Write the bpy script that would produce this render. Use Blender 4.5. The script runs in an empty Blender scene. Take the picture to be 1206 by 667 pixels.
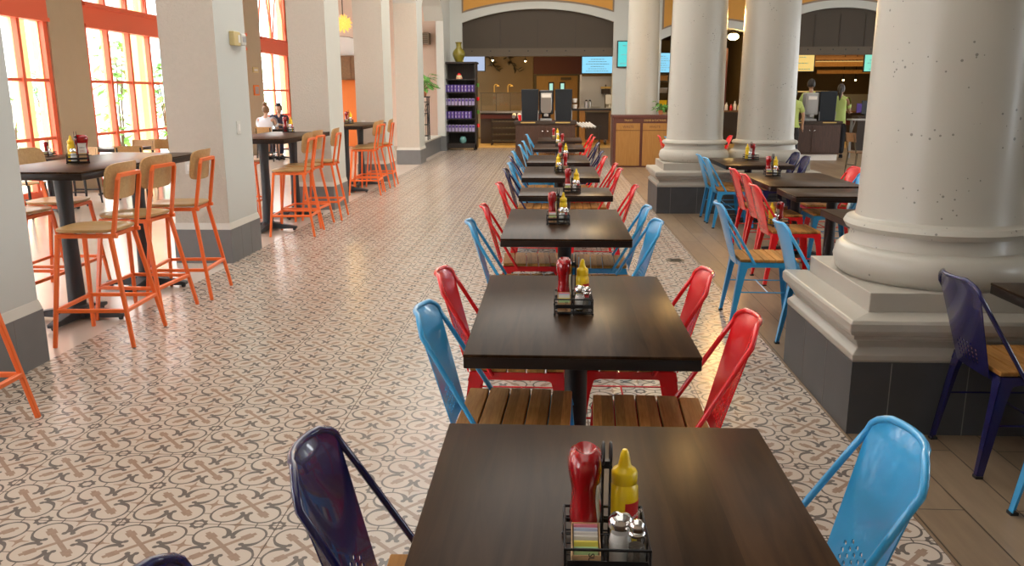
import bpy, bmesh, math, random
from mathutils import Vector, Matrix
random.seed(7)
PI = math.pi
SC = bpy.context.scene
COL = SC.collection

# ------------------------------------------------------------------ materials
def mat(name, col, rough=.5, metal=0., coat=0., spec=.5, bump=0., bscale=40., var=0., vscale=6., emit=None, estr=0., stretch=None):
    m = bpy.data.materials.new(name); m.use_nodes = True
    nt = m.node_tree; b = nt.nodes['Principled BSDF']
    b.inputs['Base Color'].default_value = (*col, 1)
    b.inputs['Roughness'].default_value = rough
    b.inputs['Metallic'].default_value = metal
    b.inputs['Coat Weight'].default_value = coat
    b.inputs['Coat Roughness'].default_value = .04
    b.inputs['Specular IOR Level'].default_value = spec
    if emit:
        b.inputs['Emission Color'].default_value = (*emit, 1); b.inputs['Emission Strength'].default_value = estr
    if bump or var:
        tc = nt.nodes.new('ShaderNodeTexCoord'); mp = nt.nodes.new('ShaderNodeMapping')
        nt.links.new(tc.outputs['Object'], mp.inputs['Vector'])
        if stretch: mp.inputs['Scale'].default_value = stretch
    if var:
        n = nt.nodes.new('ShaderNodeTexNoise'); n.inputs['Scale'].default_value = vscale; n.inputs['Detail'].default_value = 6
        nt.links.new(mp.outputs[0], n.inputs['Vector'])
        r = nt.nodes.new('ShaderNodeMapRange'); r.inputs[3].default_value = 1-var; r.inputs[4].default_value = 1+var
        nt.links.new(n.outputs['Fac'], r.inputs[0])
        mx = nt.nodes.new('ShaderNodeVectorMath'); mx.operation = 'SCALE'; mx.inputs[0].default_value = col
        nt.links.new(r.outputs[0], mx.inputs['Scale']); nt.links.new(mx.outputs[0], b.inputs['Base Color'])
    if bump:
        n2 = nt.nodes.new('ShaderNodeTexNoise'); n2.inputs['Scale'].default_value = bscale; n2.inputs['Detail'].default_value = 4
        nt.links.new(mp.outputs[0], n2.inputs['Vector'])
        bp = nt.nodes.new('ShaderNodeBump'); bp.inputs['Strength'].default_value = bump; bp.inputs['Distance'].default_value = .01
        nt.links.new(n2.outputs['Fac'], bp.inputs['Height']); nt.links.new(bp.outputs[0], b.inputs['Normal'])
    return m

class X:
    """tiny maths-node expression"""
    def __init__(s, nt, k): s.nt, s.k = nt, k
    def op(s, o, *a):
        n = s.nt.nodes.new('ShaderNodeMath'); n.operation = o
        for i, v in enumerate((s,)+a):
            if isinstance(v, X): s.nt.links.new(v.k, n.inputs[i])
            else: n.inputs[i].default_value = v
        return X(s.nt, n.outputs[0])
    def __add__(s, o): return s.op('ADD', o)
    def __sub__(s, o): return s.op('SUBTRACT', o)
    def __mul__(s, o): return s.op('MULTIPLY', o)
    def abs(s): return s.op('ABSOLUTE')
    def fr(s): return s.op('FRACT')
    def mn(s, o): return s.op('MINIMUM', o)
    def mx(s, o): return s.op('MAXIMUM', o)
    def lt(s, o): return s.op('LESS_THAN', o)
    def gt(s, o): return s.op('GREATER_THAN', o)
    def sqrt(s): return s.op('SQRT')

def mixc(nt, fac, a, b):
    n = nt.nodes.new('ShaderNodeMix'); n.data_type = 'RGBA'
    if isinstance(fac, X): nt.links.new(fac.k, n.inputs[0])
    else: n.inputs[0].default_value = fac
    for i, v in ((6, a), (7, b)):
        if isinstance(v, tuple): n.inputs[i].default_value = (*v, 1)
        else: nt.links.new(v, n.inputs[i])
    return n.outputs[2]

def floor_tile_mat():
    m = mat('patterned_tile', (.6, .5, .4), .24, spec=.36); nt = m.node_tree; b = nt.nodes['Principled BSDF']
    tc = nt.nodes.new('ShaderNodeTexCoord'); sp = nt.nodes.new('ShaderNodeSeparateXYZ')
    nt.links.new(tc.outputs['Object'], sp.inputs[0])
    P = .3
    x = (X(nt, sp.outputs[0]) - (-1.617)) * (1/P); y = (X(nt, sp.outputs[1]) - 2.763) * (1/P)
    u = (x.fr() - .5).abs(); v = (y.fr() - .5).abs()
    hi = u.mx(v); lo = u.mn(v)
    du = u - .235; dv = v - .235
    d = (du*du + dv*dv).sqrt()
    s = u + v
    near = (lo * -1 + .12).mx(0.) * 10.           # 1 near the axes
    w = near.mn(1.) * .022 + .0145
    ring = (d - .205).abs().lt(w) * s.gt(.235)
    tie = hi.gt(.43) * (lo - .235).abs().lt(.009)
    cu = u * -1 + .5; cv = v * -1 + .5
    s1 = cu.mx(cv); s2 = (cu + cv) * .707
    star = s1.mn(s2).lt(.088) * s1.mx(s2).gt(.056)
    hc = hi - .205; lc = lo - .052
    curl = (hc*hc + lc*lc).lt(.0011)
    gray = ring.mx(tie).mx(star).mx(curl)
    bb = (u - v).abs() * .707; t = s * .707
    bw = (t.gt(.25) * t.lt(.38)) * .026 + .03
    bar = bb.lt(bw) * t.lt(.43)
    ch = hi * -1 + .5
    crs = (ch * lo).lt(.0009) * (ch + lo).lt(.13)
    brown = bar.mx(crs)
    nz = nt.nodes.new('ShaderNodeTexNoise'); nz.inputs['Scale'].default_value = 1.3; nz.inputs['Detail'].default_value = 5
    nt.links.new(tc.outputs['Object'], nz.inputs['Vector'])
    nf = nt.nodes.new('ShaderNodeTexNoise'); nf.inputs['Scale'].default_value = 45; nf.inputs['Detail'].default_value = 3
    nt.links.new(tc.outputs['Object'], nf.inputs['Vector'])
    base = mixc(nt, X(nt, nz.outputs['Fac']), (.475, .385, .31), (.575, .495, .42))
    br = mixc(nt, X(nt, nf.outputs['Fac']), (.25, .165, .12), (.36, .26, .195))
    gr = mixc(nt, X(nt, nf.outputs['Fac']), (.105, .09, .08), (.165, .143, .125))
    c = mixc(nt, brown, base, br); c = mixc(nt, gray, c, gr)
    gx = ((x * .5 + .5).fr() - .5).abs().lt(.0035); gy = ((y * .5 + .5).fr() - .5).abs().lt(.0035)
    c = mixc(nt, gx.mx(gy), c, (.10, .075, .06))
    nt.links.new(c, b.inputs['Base Color'])
    return m

def plank_mat(name, c1, c2, gap, w, l, rough, rot=True, g=.01):
    m = mat(name, c1, rough); nt = m.node_tree; b = nt.nodes['Principled BSDF']
    tc = nt.nodes.new('ShaderNodeTexCoord'); mp = nt.nodes.new('ShaderNodeMapping')
    if rot: mp.inputs['Rotation'].default_value = (0, 0, PI/2)
    nt.links.new(tc.outputs['Object'], mp.inputs[0])
    br = nt.nodes.new('ShaderNodeTexBrick'); nt.links.new(mp.outputs[0], br.inputs['Vector'])
    br.inputs['Scale'].default_value = 1; br.inputs['Brick Width'].default_value = l; br.inputs['Row Height'].default_value = w
    br.inputs['Mortar Size'].default_value = g*.3; br.inputs['Mortar Smooth'].default_value = .0; br.inputs['Bias'].default_value = 0
    br.inputs['Color1'].default_value = (*c1, 1); br.inputs['Color2'].default_value = (*c2, 1); br.inputs['Mortar'].default_value = (*gap, 1)
    br.offset = .37
    nz = nt.nodes.new('ShaderNodeTexNoise'); nz.inputs['Scale'].default_value = 3; nz.inputs['Detail'].default_value = 8
    m2 = nt.nodes.new('ShaderNodeMapping'); m2.inputs['Scale'].default_value = (8, 1, 1) if rot else (1, 8, 1)
    nt.links.new(tc.outputs['Object'], m2.inputs[0]); nt.links.new(m2.outputs[0], nz.inputs['Vector'])
    r = nt.nodes.new('ShaderNodeMapRange'); r.inputs[3].default_value = .7; r.inputs[4].default_value = 1.3
    nt.links.new(nz.outputs['Fac'], r.inputs[0])
    v = nt.nodes.new('ShaderNodeVectorMath'); v.operation = 'SCALE'
    nt.links.new(br.outputs['Color'], v.inputs[0]); nt.links.new(r.outputs[0], v.inputs['Scale'])
    nt.links.new(v.outputs[0], b.inputs['Base Color'])
    return m

def wood_mat(name, c1, c2, scale=5., stretch=(1, 12, 12), rough=.4, coat=0., strips=0.):
    """grain along local x unless stretched otherwise; optional glued strips across y"""
    m = mat(name, c1, rough, coat=coat); nt = m.node_tree; b = nt.nodes['Principled BSDF']
    tc = nt.nodes.new('ShaderNodeTexCoord'); mp = nt.nodes.new('ShaderNodeMapping'); mp.inputs['Scale'].default_value = stretch
    nt.links.new(tc.outputs['Object'], mp.inputs[0])
    nz = nt.nodes.new('ShaderNodeTexNoise'); nz.inputs['Scale'].default_value = scale; nz.inputs['Detail'].default_value = 7; nz.inputs['Distortion'].default_value = 1.2
    nt.links.new(mp.outputs[0], nz.inputs['Vector'])
    rp = nt.nodes.new('ShaderNodeMapRange'); rp.inputs[1].default_value = .3; rp.inputs[2].default_value = .7
    nt.links.new(nz.outputs['Fac'], rp.inputs[0])
    c = mixc(nt, X(nt, rp.outputs[0]), c1, c2)
    if strips:
        sp = nt.nodes.new('ShaderNodeSeparateXYZ'); nt.links.new(tc.outputs['Object'], sp.inputs[0])
        k = (X(nt, sp.outputs[0]) * (1/strips)).op('FLOOR')
        wn = nt.nodes.new('ShaderNodeTexWhiteNoise'); wn.noise_dimensions = '1D'; nt.links.new(k.k, wn.inputs['W'])
        r2 = nt.nodes.new('ShaderNodeMapRange'); r2.inputs[3].default_value = .7; r2.inputs[4].default_value = 1.35
        nt.links.new(wn.outputs['Value'], r2.inputs[0])
        v = nt.nodes.new('ShaderNodeVectorMath'); v.operation = 'SCALE'; nt.links.new(c, v.inputs[0]); nt.links.new(r2.outputs[0], v.inputs['Scale'])
        c = v.outputs[0]
    nt.links.new(c, b.inputs['Base Color'])
    if strips: b.inputs['Specular IOR Level'].default_value = .06
    return m

def glass_mat(name, tint=(1, 1, 1), gl=.08):
    m = bpy.data.materials.new(name); m.use_nodes = True; nt = m.node_tree
    for n in list(nt.nodes):
        if n.type == 'BSDF_PRINCIPLED': nt.nodes.remove(n)
    o = [n for n in nt.nodes if n.type == 'OUTPUT_MATERIAL'][0]
    t = nt.nodes.new('ShaderNodeBsdfTransparent'); t.inputs[0].default_value = (*tint, 1)
    g = nt.nodes.new('ShaderNodeBsdfGlossy'); g.inputs['Roughness'].default_value = .03
    lw = nt.nodes.new('ShaderNodeLayerWeight'); lw.inputs[0].default_value = .5
    fac = X(nt, lw.outputs['Facing']).op('POWER', 4.) * .6 + gl*.4
    mx = nt.nodes.new('ShaderNodeMixShader')
    nt.links.new(fac.k, mx.inputs[0]); nt.links.new(t.outputs[0], mx.inputs[1]); nt.links.new(g.outputs[0], mx.inputs[2])
    nt.links.new(mx.outputs[0], o.inputs[0])
    return m

def speckle_mat(name, col, rough):
    m = mat(name, col, rough, coat=.08); nt = m.node_tree; b = nt.nodes['Principled BSDF']
    tc = nt.nodes.new('ShaderNodeTexCoord')
    vo = nt.nodes.new('ShaderNodeTexVoronoi'); vo.inputs['Scale'].default_value = 26; nt.links.new(tc.outputs['Object'], vo.inputs['Vector'])
    n = nt.nodes.new('ShaderNodeTexNoise'); n.inputs['Scale'].default_value = 5; n.inputs['Detail'].default_value = 3; nt.links.new(tc.outputs['Object'], n.inputs['Vector'])
    pit = X(nt, vo.outputs['Distance']).lt(X(nt, n.outputs['Fac']).op('SUBTRACT', .45) * .9)
    c = mixc(nt, pit, col, tuple(v*.45 for v in col))
    nt.links.new(c, b.inputs['Base Color'])
    return m

M = {}
M['tile'] = floor_tile_mat()
M['plank'] = plank_mat('floor_planks', (.19, .125, .073), (.26, .185, .118), (.05, .033, .02), .2, 1.5, .38)
M['plain'] = mat('plain_floor', (.62, .52, .44), .2, var=.08, vscale=2)
M['kfloor'] = plank_mat('quarry_floor', (.55, .36, .12), (.62, .42, .15), (.3, .19, .07), .3, .3, .35)  # yellow deepened to put the warm lamp glow into the floor colour
M['plaster'] = mat('textured_plaster', (.545, .50, .43), .75, bump=.55, bscale=45, var=.05, vscale=25)
M['smooth'] = mat('smooth_wall_paint', (.55, .57, .54), .55, var=.02, vscale=3)
M['ledge'] = mat('ledge_paint', (.62, .60, .54), .5, var=.04)
M['slate'] = mat('slate_tile', (.062, .063, .066), .42, var=.25, vscale=6)
M['slate_l'] = mat('slate_grey', (.17, .175, .18), .45, var=.12, vscale=6)
M['grout'] = mat('slate_joint', (.22, .21, .2), .7)
M['stone'] = speckle_mat('painted_column', (.475, .452, .392), .38)
M['stoneb'] = mat('painted_pedestal', (.43, .40, .345), .35, var=.05, vscale=9, bump=.06, bscale=14)
M['wallpink'] = mat('peach_wall', (.76, .60, .50), .7)
M['wallorange'] = mat('orange_wall', (.85, .22, .04), .6)
M['panelorange'] = mat('ochre_panel', (.62, .30, .05), .6, var=.05)
M['panelborder'] = mat('taupe_border', (.25, .19, .14), .6)
M['shutter'] = mat('shutter_taupe', (.052, .038, .024), .6, var=.06, vscale=2)
M['red_frame'] = mat('vermilion_frame', (.88, .15, .065), .5)
M['yellow_paint_and_sun'] = mat('yellow_paint_and_sun', (.93, .66, .26), .5)  # paint of the posts; on the mullion sides it stands in for sunlight
M['pier'] = mat('taupe_pier', (.50, .395, .27), .7, bump=.2, bscale=40, var=.04)
M['white'] = mat('white_paint', (.8, .8, .78), .5)
M['ceil'] = mat('timber_ceiling', (.34, .29, .23), .7, var=.06)  # unseen ceiling and back wall, darkened to cut bounce and grey reflections
M['pane'] = glass_mat('window_glass')
M['extwall'] = mat('exterior_white', (.82, .82, .80), .8, var=.03)
M['teal'] = mat('teal_shutter', (.25, .55, .58), .6)
M['extground'] = mat('pale_paving', (.7, .68, .62), .8, var=.05)
M['leaf'] = mat('leaf_green', (.09, .26, .035), .45, var=.35, vscale=9)
M['leafl'] = mat('leaf_light_green', (.22, .48, .08), .5, var=.3, vscale=5)
M['stem'] = mat('stem_brown', (.14, .09, .05), .7)
M['terracotta'] = mat('terracotta', (.55, .2, .08), .7)
M['top'] = wood_mat('espresso_top', (.023, .0105, .005), (.056, .028, .013), 2.2, (9, .8, 1), .3, coat=0, strips=.11)
M['topedge'] = mat('espresso_edge', (.016, .010, .008), .35, spec=.3)
M['iron'] = mat('black_iron', (.014, .014, .016), .42)
M['ironblue'] = mat('charcoal_iron', (.028, .034, .04), .45)
M['blue'] = mat('sky_blue_enamel', (.04, .37, .74), .28, coat=.6)
M['red'] = mat('red_enamel', (.78, .011, .016), .26, coat=.6)
M['navy'] = mat('navy_enamel', (.010, .010, .080), .26, coat=.6)
M['slat'] = wood_mat('seat_slats', (.44, .19, .05), (.60, .30, .09), 7, (14, 1, 6), .5, coat=0, strips=.083)
M['orange'] = mat('orange_enamel', (.88, .16, .025), .4, coat=.2)
M['ply'] = wood_mat('plywood', (.44, .255, .095), (.54, .34, .14), 4, (1.5, 9, 9), .4, coat=.15)
M['ketchup'] = mat('ketchup_red', (.34, .004, .007), .13, coat=.7)
M['mustard'] = mat('mustard_yellow', (.95, .66, .01), .3, coat=.3)
M['label'] = mat('label_white', (.78, .76, .72), .5)
M['labelred'] = mat('label_red', (.65, .03, .03), .4)
M['labelgold'] = mat('label_gold', (.6, .42, .1), .5)
M['ink'] = mat('ink', (.03, .025, .03), .6)
M['inkred'] = mat('ink_red', (.45, .02, .02), .6)
M['chrome'] = mat('chrome', (.8, .8, .8), .13, metal=1)
M['steel'] = mat('stainless', (.55, .54, .52), .28, metal=1)
M['salt'] = mat('salt_white', (.85, .85, .84), .7)
M['pepper'] = mat('pepper_grey', (.13, .11, .09), .9, var=.6, vscale=300)
M['clear'] = glass_mat('clear_glass', (.96, .97, .97), .15)
M['card'] = mat('kraft_card', (.62, .40, .21), .75, var=.06, vscale=30)
M['pink'] = mat('pink_packet', (.85, .28, .36), .5)
M['bluep'] = mat('pale_blue_packet', (.55, .62, .78), .5)
M['yellowp'] = mat('yellow_packet', (.90, .80, .15), .5)
M['greenp'] = mat('green_packet', (.45, .68, .35), .5)
M['darkwood'] = wood_mat('dark_cabinet', (.05, .024, .016), (.085, .042, .028), 4, (8, 8, 1), .4, coat=.1)
M['blackwood'] = wood_mat('black_shelf_wood', (.018, .013, .012), (.034, .026, .023), 5, (6, 6, 1), .5)
M['ochrewood'] = wood_mat('ochre_door', (.32, .155, .038), (.39, .20, .055), 3, (8, 8, 1), .45)
M['goldwood'] = wood_mat('golden_door', (.34, .20, .055), (.40, .24, .07), 3, (8, 8, 1), .5)
M['maroon'] = mat('maroon_cabinet', (.10, .03, .024), .45, var=.1)
M['gold'] = mat('gilt', (.55, .38, .12), .4)
M['black'] = mat('black_plastic', (.013, .014, .017), .35)
M['slateplastic'] = mat('slate_plastic', (.014, .019, .026), .5, spec=.3)
M['greyplastic'] = mat('grey_plastic', (.35, .36, .37), .4)
M['seam'] = mat('seam', (.045, .033, .022), .6); M['beam'] = mat('shutter_beam', (.095, .074, .05), .6)
M['kwall'] = mat('kitchen_wall', (.23, .16, .075), .7, var=.04)
M['kdark'] = mat('kitchen_dark', (.035, .022, .016), .6)
M['deepred'] = mat('deep_red_panel', (.09, .014, .010), .5)
M['purple'] = mat('purple_card', (.085, .04, .28), .5)
M['lilac'] = mat('lilac_panel', (.40, .35, .56), .5)
M['vase'] = mat('olive_glaze', (.22, .185, .016), .3, coat=.4, var=.15, vscale=12)
M['tealpot'] = mat('teal_glaze', (.12, .32, .31), .3, coat=.4)
M['cream'] = mat('cream', (.8, .68, .42), .5)
M['skin'] = mat('skin', (.55, .33, .23), .5)
M['skind'] = mat('skin_tan', (.42, .24, .15), .5)
M['hair'] = mat('dark_hair', (.018, .012, .010), .5)
M['hairb'] = mat('brown_hair', (.19, .10, .05), .5)
M['lime'] = mat('lime_cloth', (.42, .53, .16), .8, bump=.15, bscale=60)
M['blackcloth'] = mat('black_cloth', (.012, .012, .016), .8)
M['whitecloth'] = mat('white_cloth', (.72, .76, .84), .8)
M['navycloth'] = mat('navy_cloth', (.02, .022, .05), .8)
M['greencloth'] = mat('sage_cloth', (.22, .30, .20), .8)
M['switch'] = mat('switch_plate', (.62, .62, .58), .4)
M['beigebox'] = mat('alarm_cover', (.62, .50, .24), .5)
M['brownstain'] = wood_mat('brown_chair_wood', (.17, .085, .035), (.24, .13, .06), 4, (3, 3, 3), .45)
M['bronze'] = mat('dull_bronze', (.10, .08, .05), .5, metal=.4)
def emis(name, col, s): return mat(name, (0, 0, 0), .4, emit=col, estr=s)
M['scr_blue'] = emis('screen_sky', (.28, .72, 1.), 1.05)
M['scr_teal'] = emis('screen_teal', (.12, .80, .78), .9)
M['scr_mint'] = emis('screen_mint', (.30, .90, .70), .9)
M['scr_yel'] = emis('screen_yellow', (.95, .66, .20), .95)
M['scr_pale'] = emis('screen_pale', (.55, .68, .95), .8)
M['lampw'] = emis('warm_bulb', (1., .72, .30), 14)
M['lampamber'] = emis('amber_glass', (1., .55, .10), 1.5); M['strip'] = emis('warm_strip', (1., .62, .2), .7)
M['pane_glow'] = emis('mint_pane_glow', (.5, .9, .75), .9)  # no lamp: emission stands in for light behind the door panes

# ------------------------------------------------------------------ mesh builder
class MB:
    def __init__(s): s.v, s.f, s.m = [], [], []
    def add(s, vs, fs, mi=0):
        o = len(s.v); s.v += [Vector(p) for p in vs]
        for f in fs: s.f.append([i+o for i in f]); s.m.append(mi)
        return s
    def box(s, a, b, mi=0, rz=0, ry=0, piv=None):
        (x0, y0, z0), (x1, y1, z1) = a, b
        vs = [Vector(p) for p in ((x0,y0,z0),(x1,y0,z0),(x1,y1,z0),(x0,y1,z0),(x0,y0,z1),(x1,y0,z1),(x1,y1,z1),(x0,y1,z1))]
        if rz or ry:
            c = Vector(piv) if piv else sum(vs, Vector())/8
            R = Matrix.Rotation(rz, 3, 'Z') @ Matrix.Rotation(ry, 3, 'Y')
            vs = [R @ (p-c) + c for p in vs]
        return s.add(vs, [(0,3,2,1),(4,5,6,7),(0,1,5,4),(1,2,6,5),(2,3,7,6),(3,0,4,7)], mi)
    def cbox(s, c, d, mi=0, **k):
        return s.box([c[i]-d[i]/2 for i in range(3)], [c[i]+d[i]/2 for i in range(3)], mi, **k)
    def hexa(s, p, mi=0):
        return s.add(p, [(0,3,2,1),(4,5,6,7),(0,1,5,4),(1,2,6,5),(2,3,7,6),(3,0,4,7)], mi)
    def bar(s, p, q, w0, w1=None, mi=0, ref=(0, 0, 1)):
        """tapered bar; w = (width, depth)"""
        p, q = Vector(p), Vector(q); w1 = w1 or w0
        if not isinstance(w0, tuple): w0 = (w0, w0)
        if not isinstance(w1, tuple): w1 = (w1, w1)
        t = (q-p).normalized(); r = Vector(ref)
        if abs(t.dot(r)) > .95: r = Vector((1, 0, 0)) if abs(t.x) < .9 else Vector((0, 1, 0))
        a = t.cross(r).normalized(); b = a.cross(t).normalized()
        P = []
        for c, w in ((p, w0), (q, w1)):
            for i, j in ((-1,-1),(1,-1),(1,1),(-1,1)): P.append(c + a*(i*w[0]/2) + b*(j*w[1]/2))
        return s.hexa(P, mi)
    def tube(s, pts, r, n=8, mi=0, closed=False, rot=0., ref=None):
        pts = [Vector(p) for p in pts]; N = len(pts)
        rr = r if isinstance(r, (list, tuple)) else [r]*N
        tang = []
        for i in range(N):
            a = pts[i-1] if (i or closed) else pts[i]; b = pts[(i+1) % N] if (i < N-1 or closed) else pts[i]
            tang.append((b-a).normalized())
        up = Vector(ref) if ref else Vector((0, 0, 1))
        if abs(tang[0].dot(up)) > .95: up = Vector((1, 0, 0))
        nrm = (up - tang[0]*up.dot(tang[0])).normalized()
        vs, fs = [], []
        for i in range(N):
            t = tang[i]; nrm = nrm - t*nrm.dot(t)
            if nrm.length < 1e-6: nrm = t.orthogonal()
            nrm.normalize(); bn = t.cross(nrm)
            for k in range(n):
                a = 2*PI*k/n + rot
                vs.append(pts[i] + (nrm*math.cos(a) + bn*math.sin(a))*rr[i])
        for i in range(N if closed else N-1):
            j = (i+1) % N
            for k in range(n): fs.append((i*n+k, i*n+(k+1) % n, j*n+(k+1) % n, j*n+k))
        if not closed:
            fs.append(tuple(range(n))[::-1]); fs.append(tuple((N-1)*n+k for k in range(n)))
        return s.add(vs, fs, mi)
    def sq(s, pts, w, mi=0, ref=None): return s.tube(pts, w*.7071, 4, mi, rot=PI/4, ref=ref)
    def lathe(s, prof, n=24, c=(0, 0, 0), mi=0, sx=1., sy=1., mis=None):
        c = Vector(c); N = len(prof)
        vs = [c + Vector((r*math.cos(2*PI*k/n)*sx, r*math.sin(2*PI*k/n)*sy, z)) for r, z in prof for k in range(n)]
        for i in range(N-1):
            pass
        o = len(s.v); s.v += vs
        for i in range(N-1):
            for k in range(n):
                s.f.append([o+i*n+k, o+i*n+(k+1) % n, o+(i+1)*n+(k+1) % n, o+(i+1)*n+k]); s.m.append(mis[i] if mis else mi)
        if prof[0][0] > 1e-5: s.f.append([o+k for k in range(n)][::-1]); s.m.append(mis[0] if mis else mi)
        if prof[-1][0] > 1e-5: s.f.append([o+(N-1)*n+k for k in range(n)]); s.m.append(mis[-1] if mis else mi)
        return s
    def prism(s, poly, d0, d1, axis='z', mi=0):
        f = {'z': lambda a, b, d: (a, b, d), 'y': lambda a, b, d: (a, d, b), 'x': lambda a, b, d: (d, a, b)}[axis]
        n = len(poly)
        vs = [f(a, b, d0) for a, b in poly] + [f(a, b, d1) for a, b in poly]
        fs = [tuple(range(n))[::-1], tuple(range(n, 2*n))] + [(i, (i+1) % n, n+(i+1) % n, n+i) for i in range(n)]
        return s.add(vs, fs, mi)
    def ball(s, c, r, n=12, m=8, mi=0):
        rx, ry, rz = r if isinstance(r, tuple) else (r, r, r)
        return s.lathe([(max(math.sin(PI*i/m), 1e-4 if 0 < i < m else 0.0), -rz*math.cos(PI*i/m)) for i in range(m+1)], n, c, mi, rx, ry)
    def build(s, name, mats, parent=None, smooth=35, bevel=0., seg=2):
        me = bpy.data.meshes.new(name)
        me.from_pydata([tuple(v) for v in s.v], [], s.f)
        mats = mats if isinstance(mats, (list, tuple)) else [mats]
        for m in mats: me.materials.append(M[m] if isinstance(m, str) else m)
        for p, mi in zip(me.polygons, s.m): p.material_index = mi
        bm = bmesh.new(); bm.from_mesh(me)
        bmesh.ops.remove_doubles(bm, verts=bm.verts, dist=1e-5)
        bmesh.ops.recalc_face_normals(bm, faces=bm.faces)
        if bevel:
            es = [e for e in bm.edges if len(e.link_faces) == 2 and e.calc_face_angle(0) > .6]
            bmesh.ops.bevel(bm, geom=es, offset=bevel, segments=seg, affect='EDGES', profile=.5, clamp_overlap=True)
        bm.to_mesh(me); bm.free()
        if smooth:
            for p in me.polygons: p.use_smooth = True
            me.set_sharp_from_angle(angle=math.radians(smooth))
        o = bpy.data.objects.new(name, me); COL.objects.link(o)
        if parent: o.parent = parent
        return o

def thing(name, label, cat, loc=(0, 0, 0), rz=0., group=None):
    o = bpy.data.objects.new(name, None); COL.objects.link(o); o.empty_display_size = .1
    o.location = loc; o.rotation_euler = (0, 0, rz)
    tag(o, label, cat, group); return o
def tag(o, label=None, cat=None, group=None, kind=None):
    if label: o['label'] = label
    if cat: o['category'] = cat
    if group: o['group'] = group
    if kind: o['kind'] = kind
    return o
def struct(o, label=None):
    o['kind'] = 'structure'
    if label: o['label'] = label
    return o
def dup(root, loc, rz, label, group=None):
    r = root.copy(); COL.objects.link(r); r.location = loc; r.rotation_euler = (0, 0, rz); r['label'] = label
    if group: r['group'] = group
    for ch in root.children:
        c = ch.copy(); COL.objects.link(c); c.parent = r
        for g in ch.children:
            d = g.copy(); COL.objects.link(d); d.parent = c
    return r
_first = {}
def place(kind, maker, loc, rz, label, group=None):
    """first use moves the prototype, later uses copy it"""
    if kind not in _first:
        r = maker(); _first[kind] = r
        r.location = loc; r.rotation_euler = (0, 0, rz); r['label'] = label
        if group: r['group'] = group
        return r
    return dup(_first[kind], loc, rz, label, group)

def text_part(name, txt, size, m, parent, loc, rot, depth=.0006, align='CENTER', sx=1.):
    cu = bpy.data.curves.new(name, 'FONT'); cu.body = txt; cu.size = size; cu.extrude = depth
    cu.align_x = align; cu.align_y = 'CENTER'; cu.resolution_u = 3
    t = bpy.data.objects.new(name+'_src', cu); COL.objects.link(t)
    bpy.context.view_layer.update()
    me = bpy.data.meshes.new_from_object(t.evaluated_get(bpy.context.evaluated_depsgraph_get()))
    bpy.data.objects.remove(t)
    Mx = Matrix.Translation(loc) @ rot.to_4x4() @ Matrix.Diagonal((sx, 1, 1, 1))
    me.transform(Mx); me.materials.clear(); me.materials.append(M[m]); me.name = name
    o = bpy.data.objects.new(name, me); COL.objects.link(o)
    if parent: o.parent = parent
    return o
ROT_FRONT = Matrix.Rotation(PI/2, 3, 'X')          # text facing -y
ORD = ['first', 'second', 'third', 'fourth', 'fifth', 'sixth', 'seventh', 'eighth', 'ninth', 'tenth']
# ------------------------------------------------------------------ the setting
YB = 25.2                                         # arcade wall in front of the kitchen
ZC = 5.6
struct(MB().box((-3.05, -4, -.1), (1.383, YB, 0)).build('floor_tiled', 'tile', smooth=0))
struct(MB().box((1.383, -4, -.1), (13, YB, 0)).build('floor_planked', 'plank', smooth=0))
struct(MB().box((-8.2, -4, -.1), (-3.05, 26, 0)).build('floor_plain', 'plain', smooth=0))
struct(MB().box((-3.05, YB, -.1), (14, 32, 0)).build('floor_kitchen', 'kfloor', smooth=0))
struct(MB().box((-8.4, -4.2, ZC), (14, 26.2, ZC+.2)).build('ceiling', 'ceil', smooth=0))
struct(MB().box((-3.05, YB+.3, 3.5), (14, 32, 3.7)).build('ceiling_kitchen', 'kdark', smooth=0))

def pillar(y0, y1, name='pillar'):
    x0, x1 = -3.58, -3.06
    m = MB()
    P = [(x0,y0,0),(x1,y0,0),(x1,y1,0),(x0,y1,0),(x0,y0,4.4),(x1,y0,4.4),(x1,y1,4.4),(x0,y1,4.4)]
    m.add(P, [(0,1,5,4),(2,3,7,6)], 0); m.add(P, [(1,2,6,5),(3,0,4,7),(4,5,6,7),(0,3,2,1)], 1)
    p = struct(m.build(name, ['plaster', 'smooth'], smooth=0))
    b = MB().box((x0-.02, y0-.02, 0), (x1+.015, y1+.02, .325))
    struct(b.build('pillar_base', 'slate_l', p, smooth=0))
    l = MB().add([(x0-.02,y0-.02,.325),(x1+.015,y0-.02,.325),(x1+.015,y1+.02,.325),(x0-.02,y1+.02,.325),(x0-.003,y0-.003,.385),(x1+.003,y0-.003,.385),(x1+.003,y1+.003,.385),(x0-.003,y1+.003,.385)],
                 [(0,3,2,1),(4,5,6,7),(0,1,5,4),(1,2,6,5),(2,3,7,6),(3,0,4,7)])
    struct(l.build('pillar_ledge', 'ledge', p, smooth=0))
    j = MB()
    for k in (.33, .66): j.cbox((x1+.0155, y0+(y1-y0)*k, .16), (.002, .004, .32))
    struct(j.build('base_joints', 'grout', p, smooth=0))
    for xx in (x0+.035, x1-.035):                                        # corner guards
        struct(MB().box((xx-.03, y0-.004, .4), (xx+.03, y0, 1.05)).build('corner_guard', 'plaster', p, smooth=0))
    return p
PY0 = [(3.87, 4.633), (7.63, 8.39), (11.4, 12.16), (15.2, 15.96), (19.1, 19.9)]
for a, b in PY0: pillar(a, b)
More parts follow.
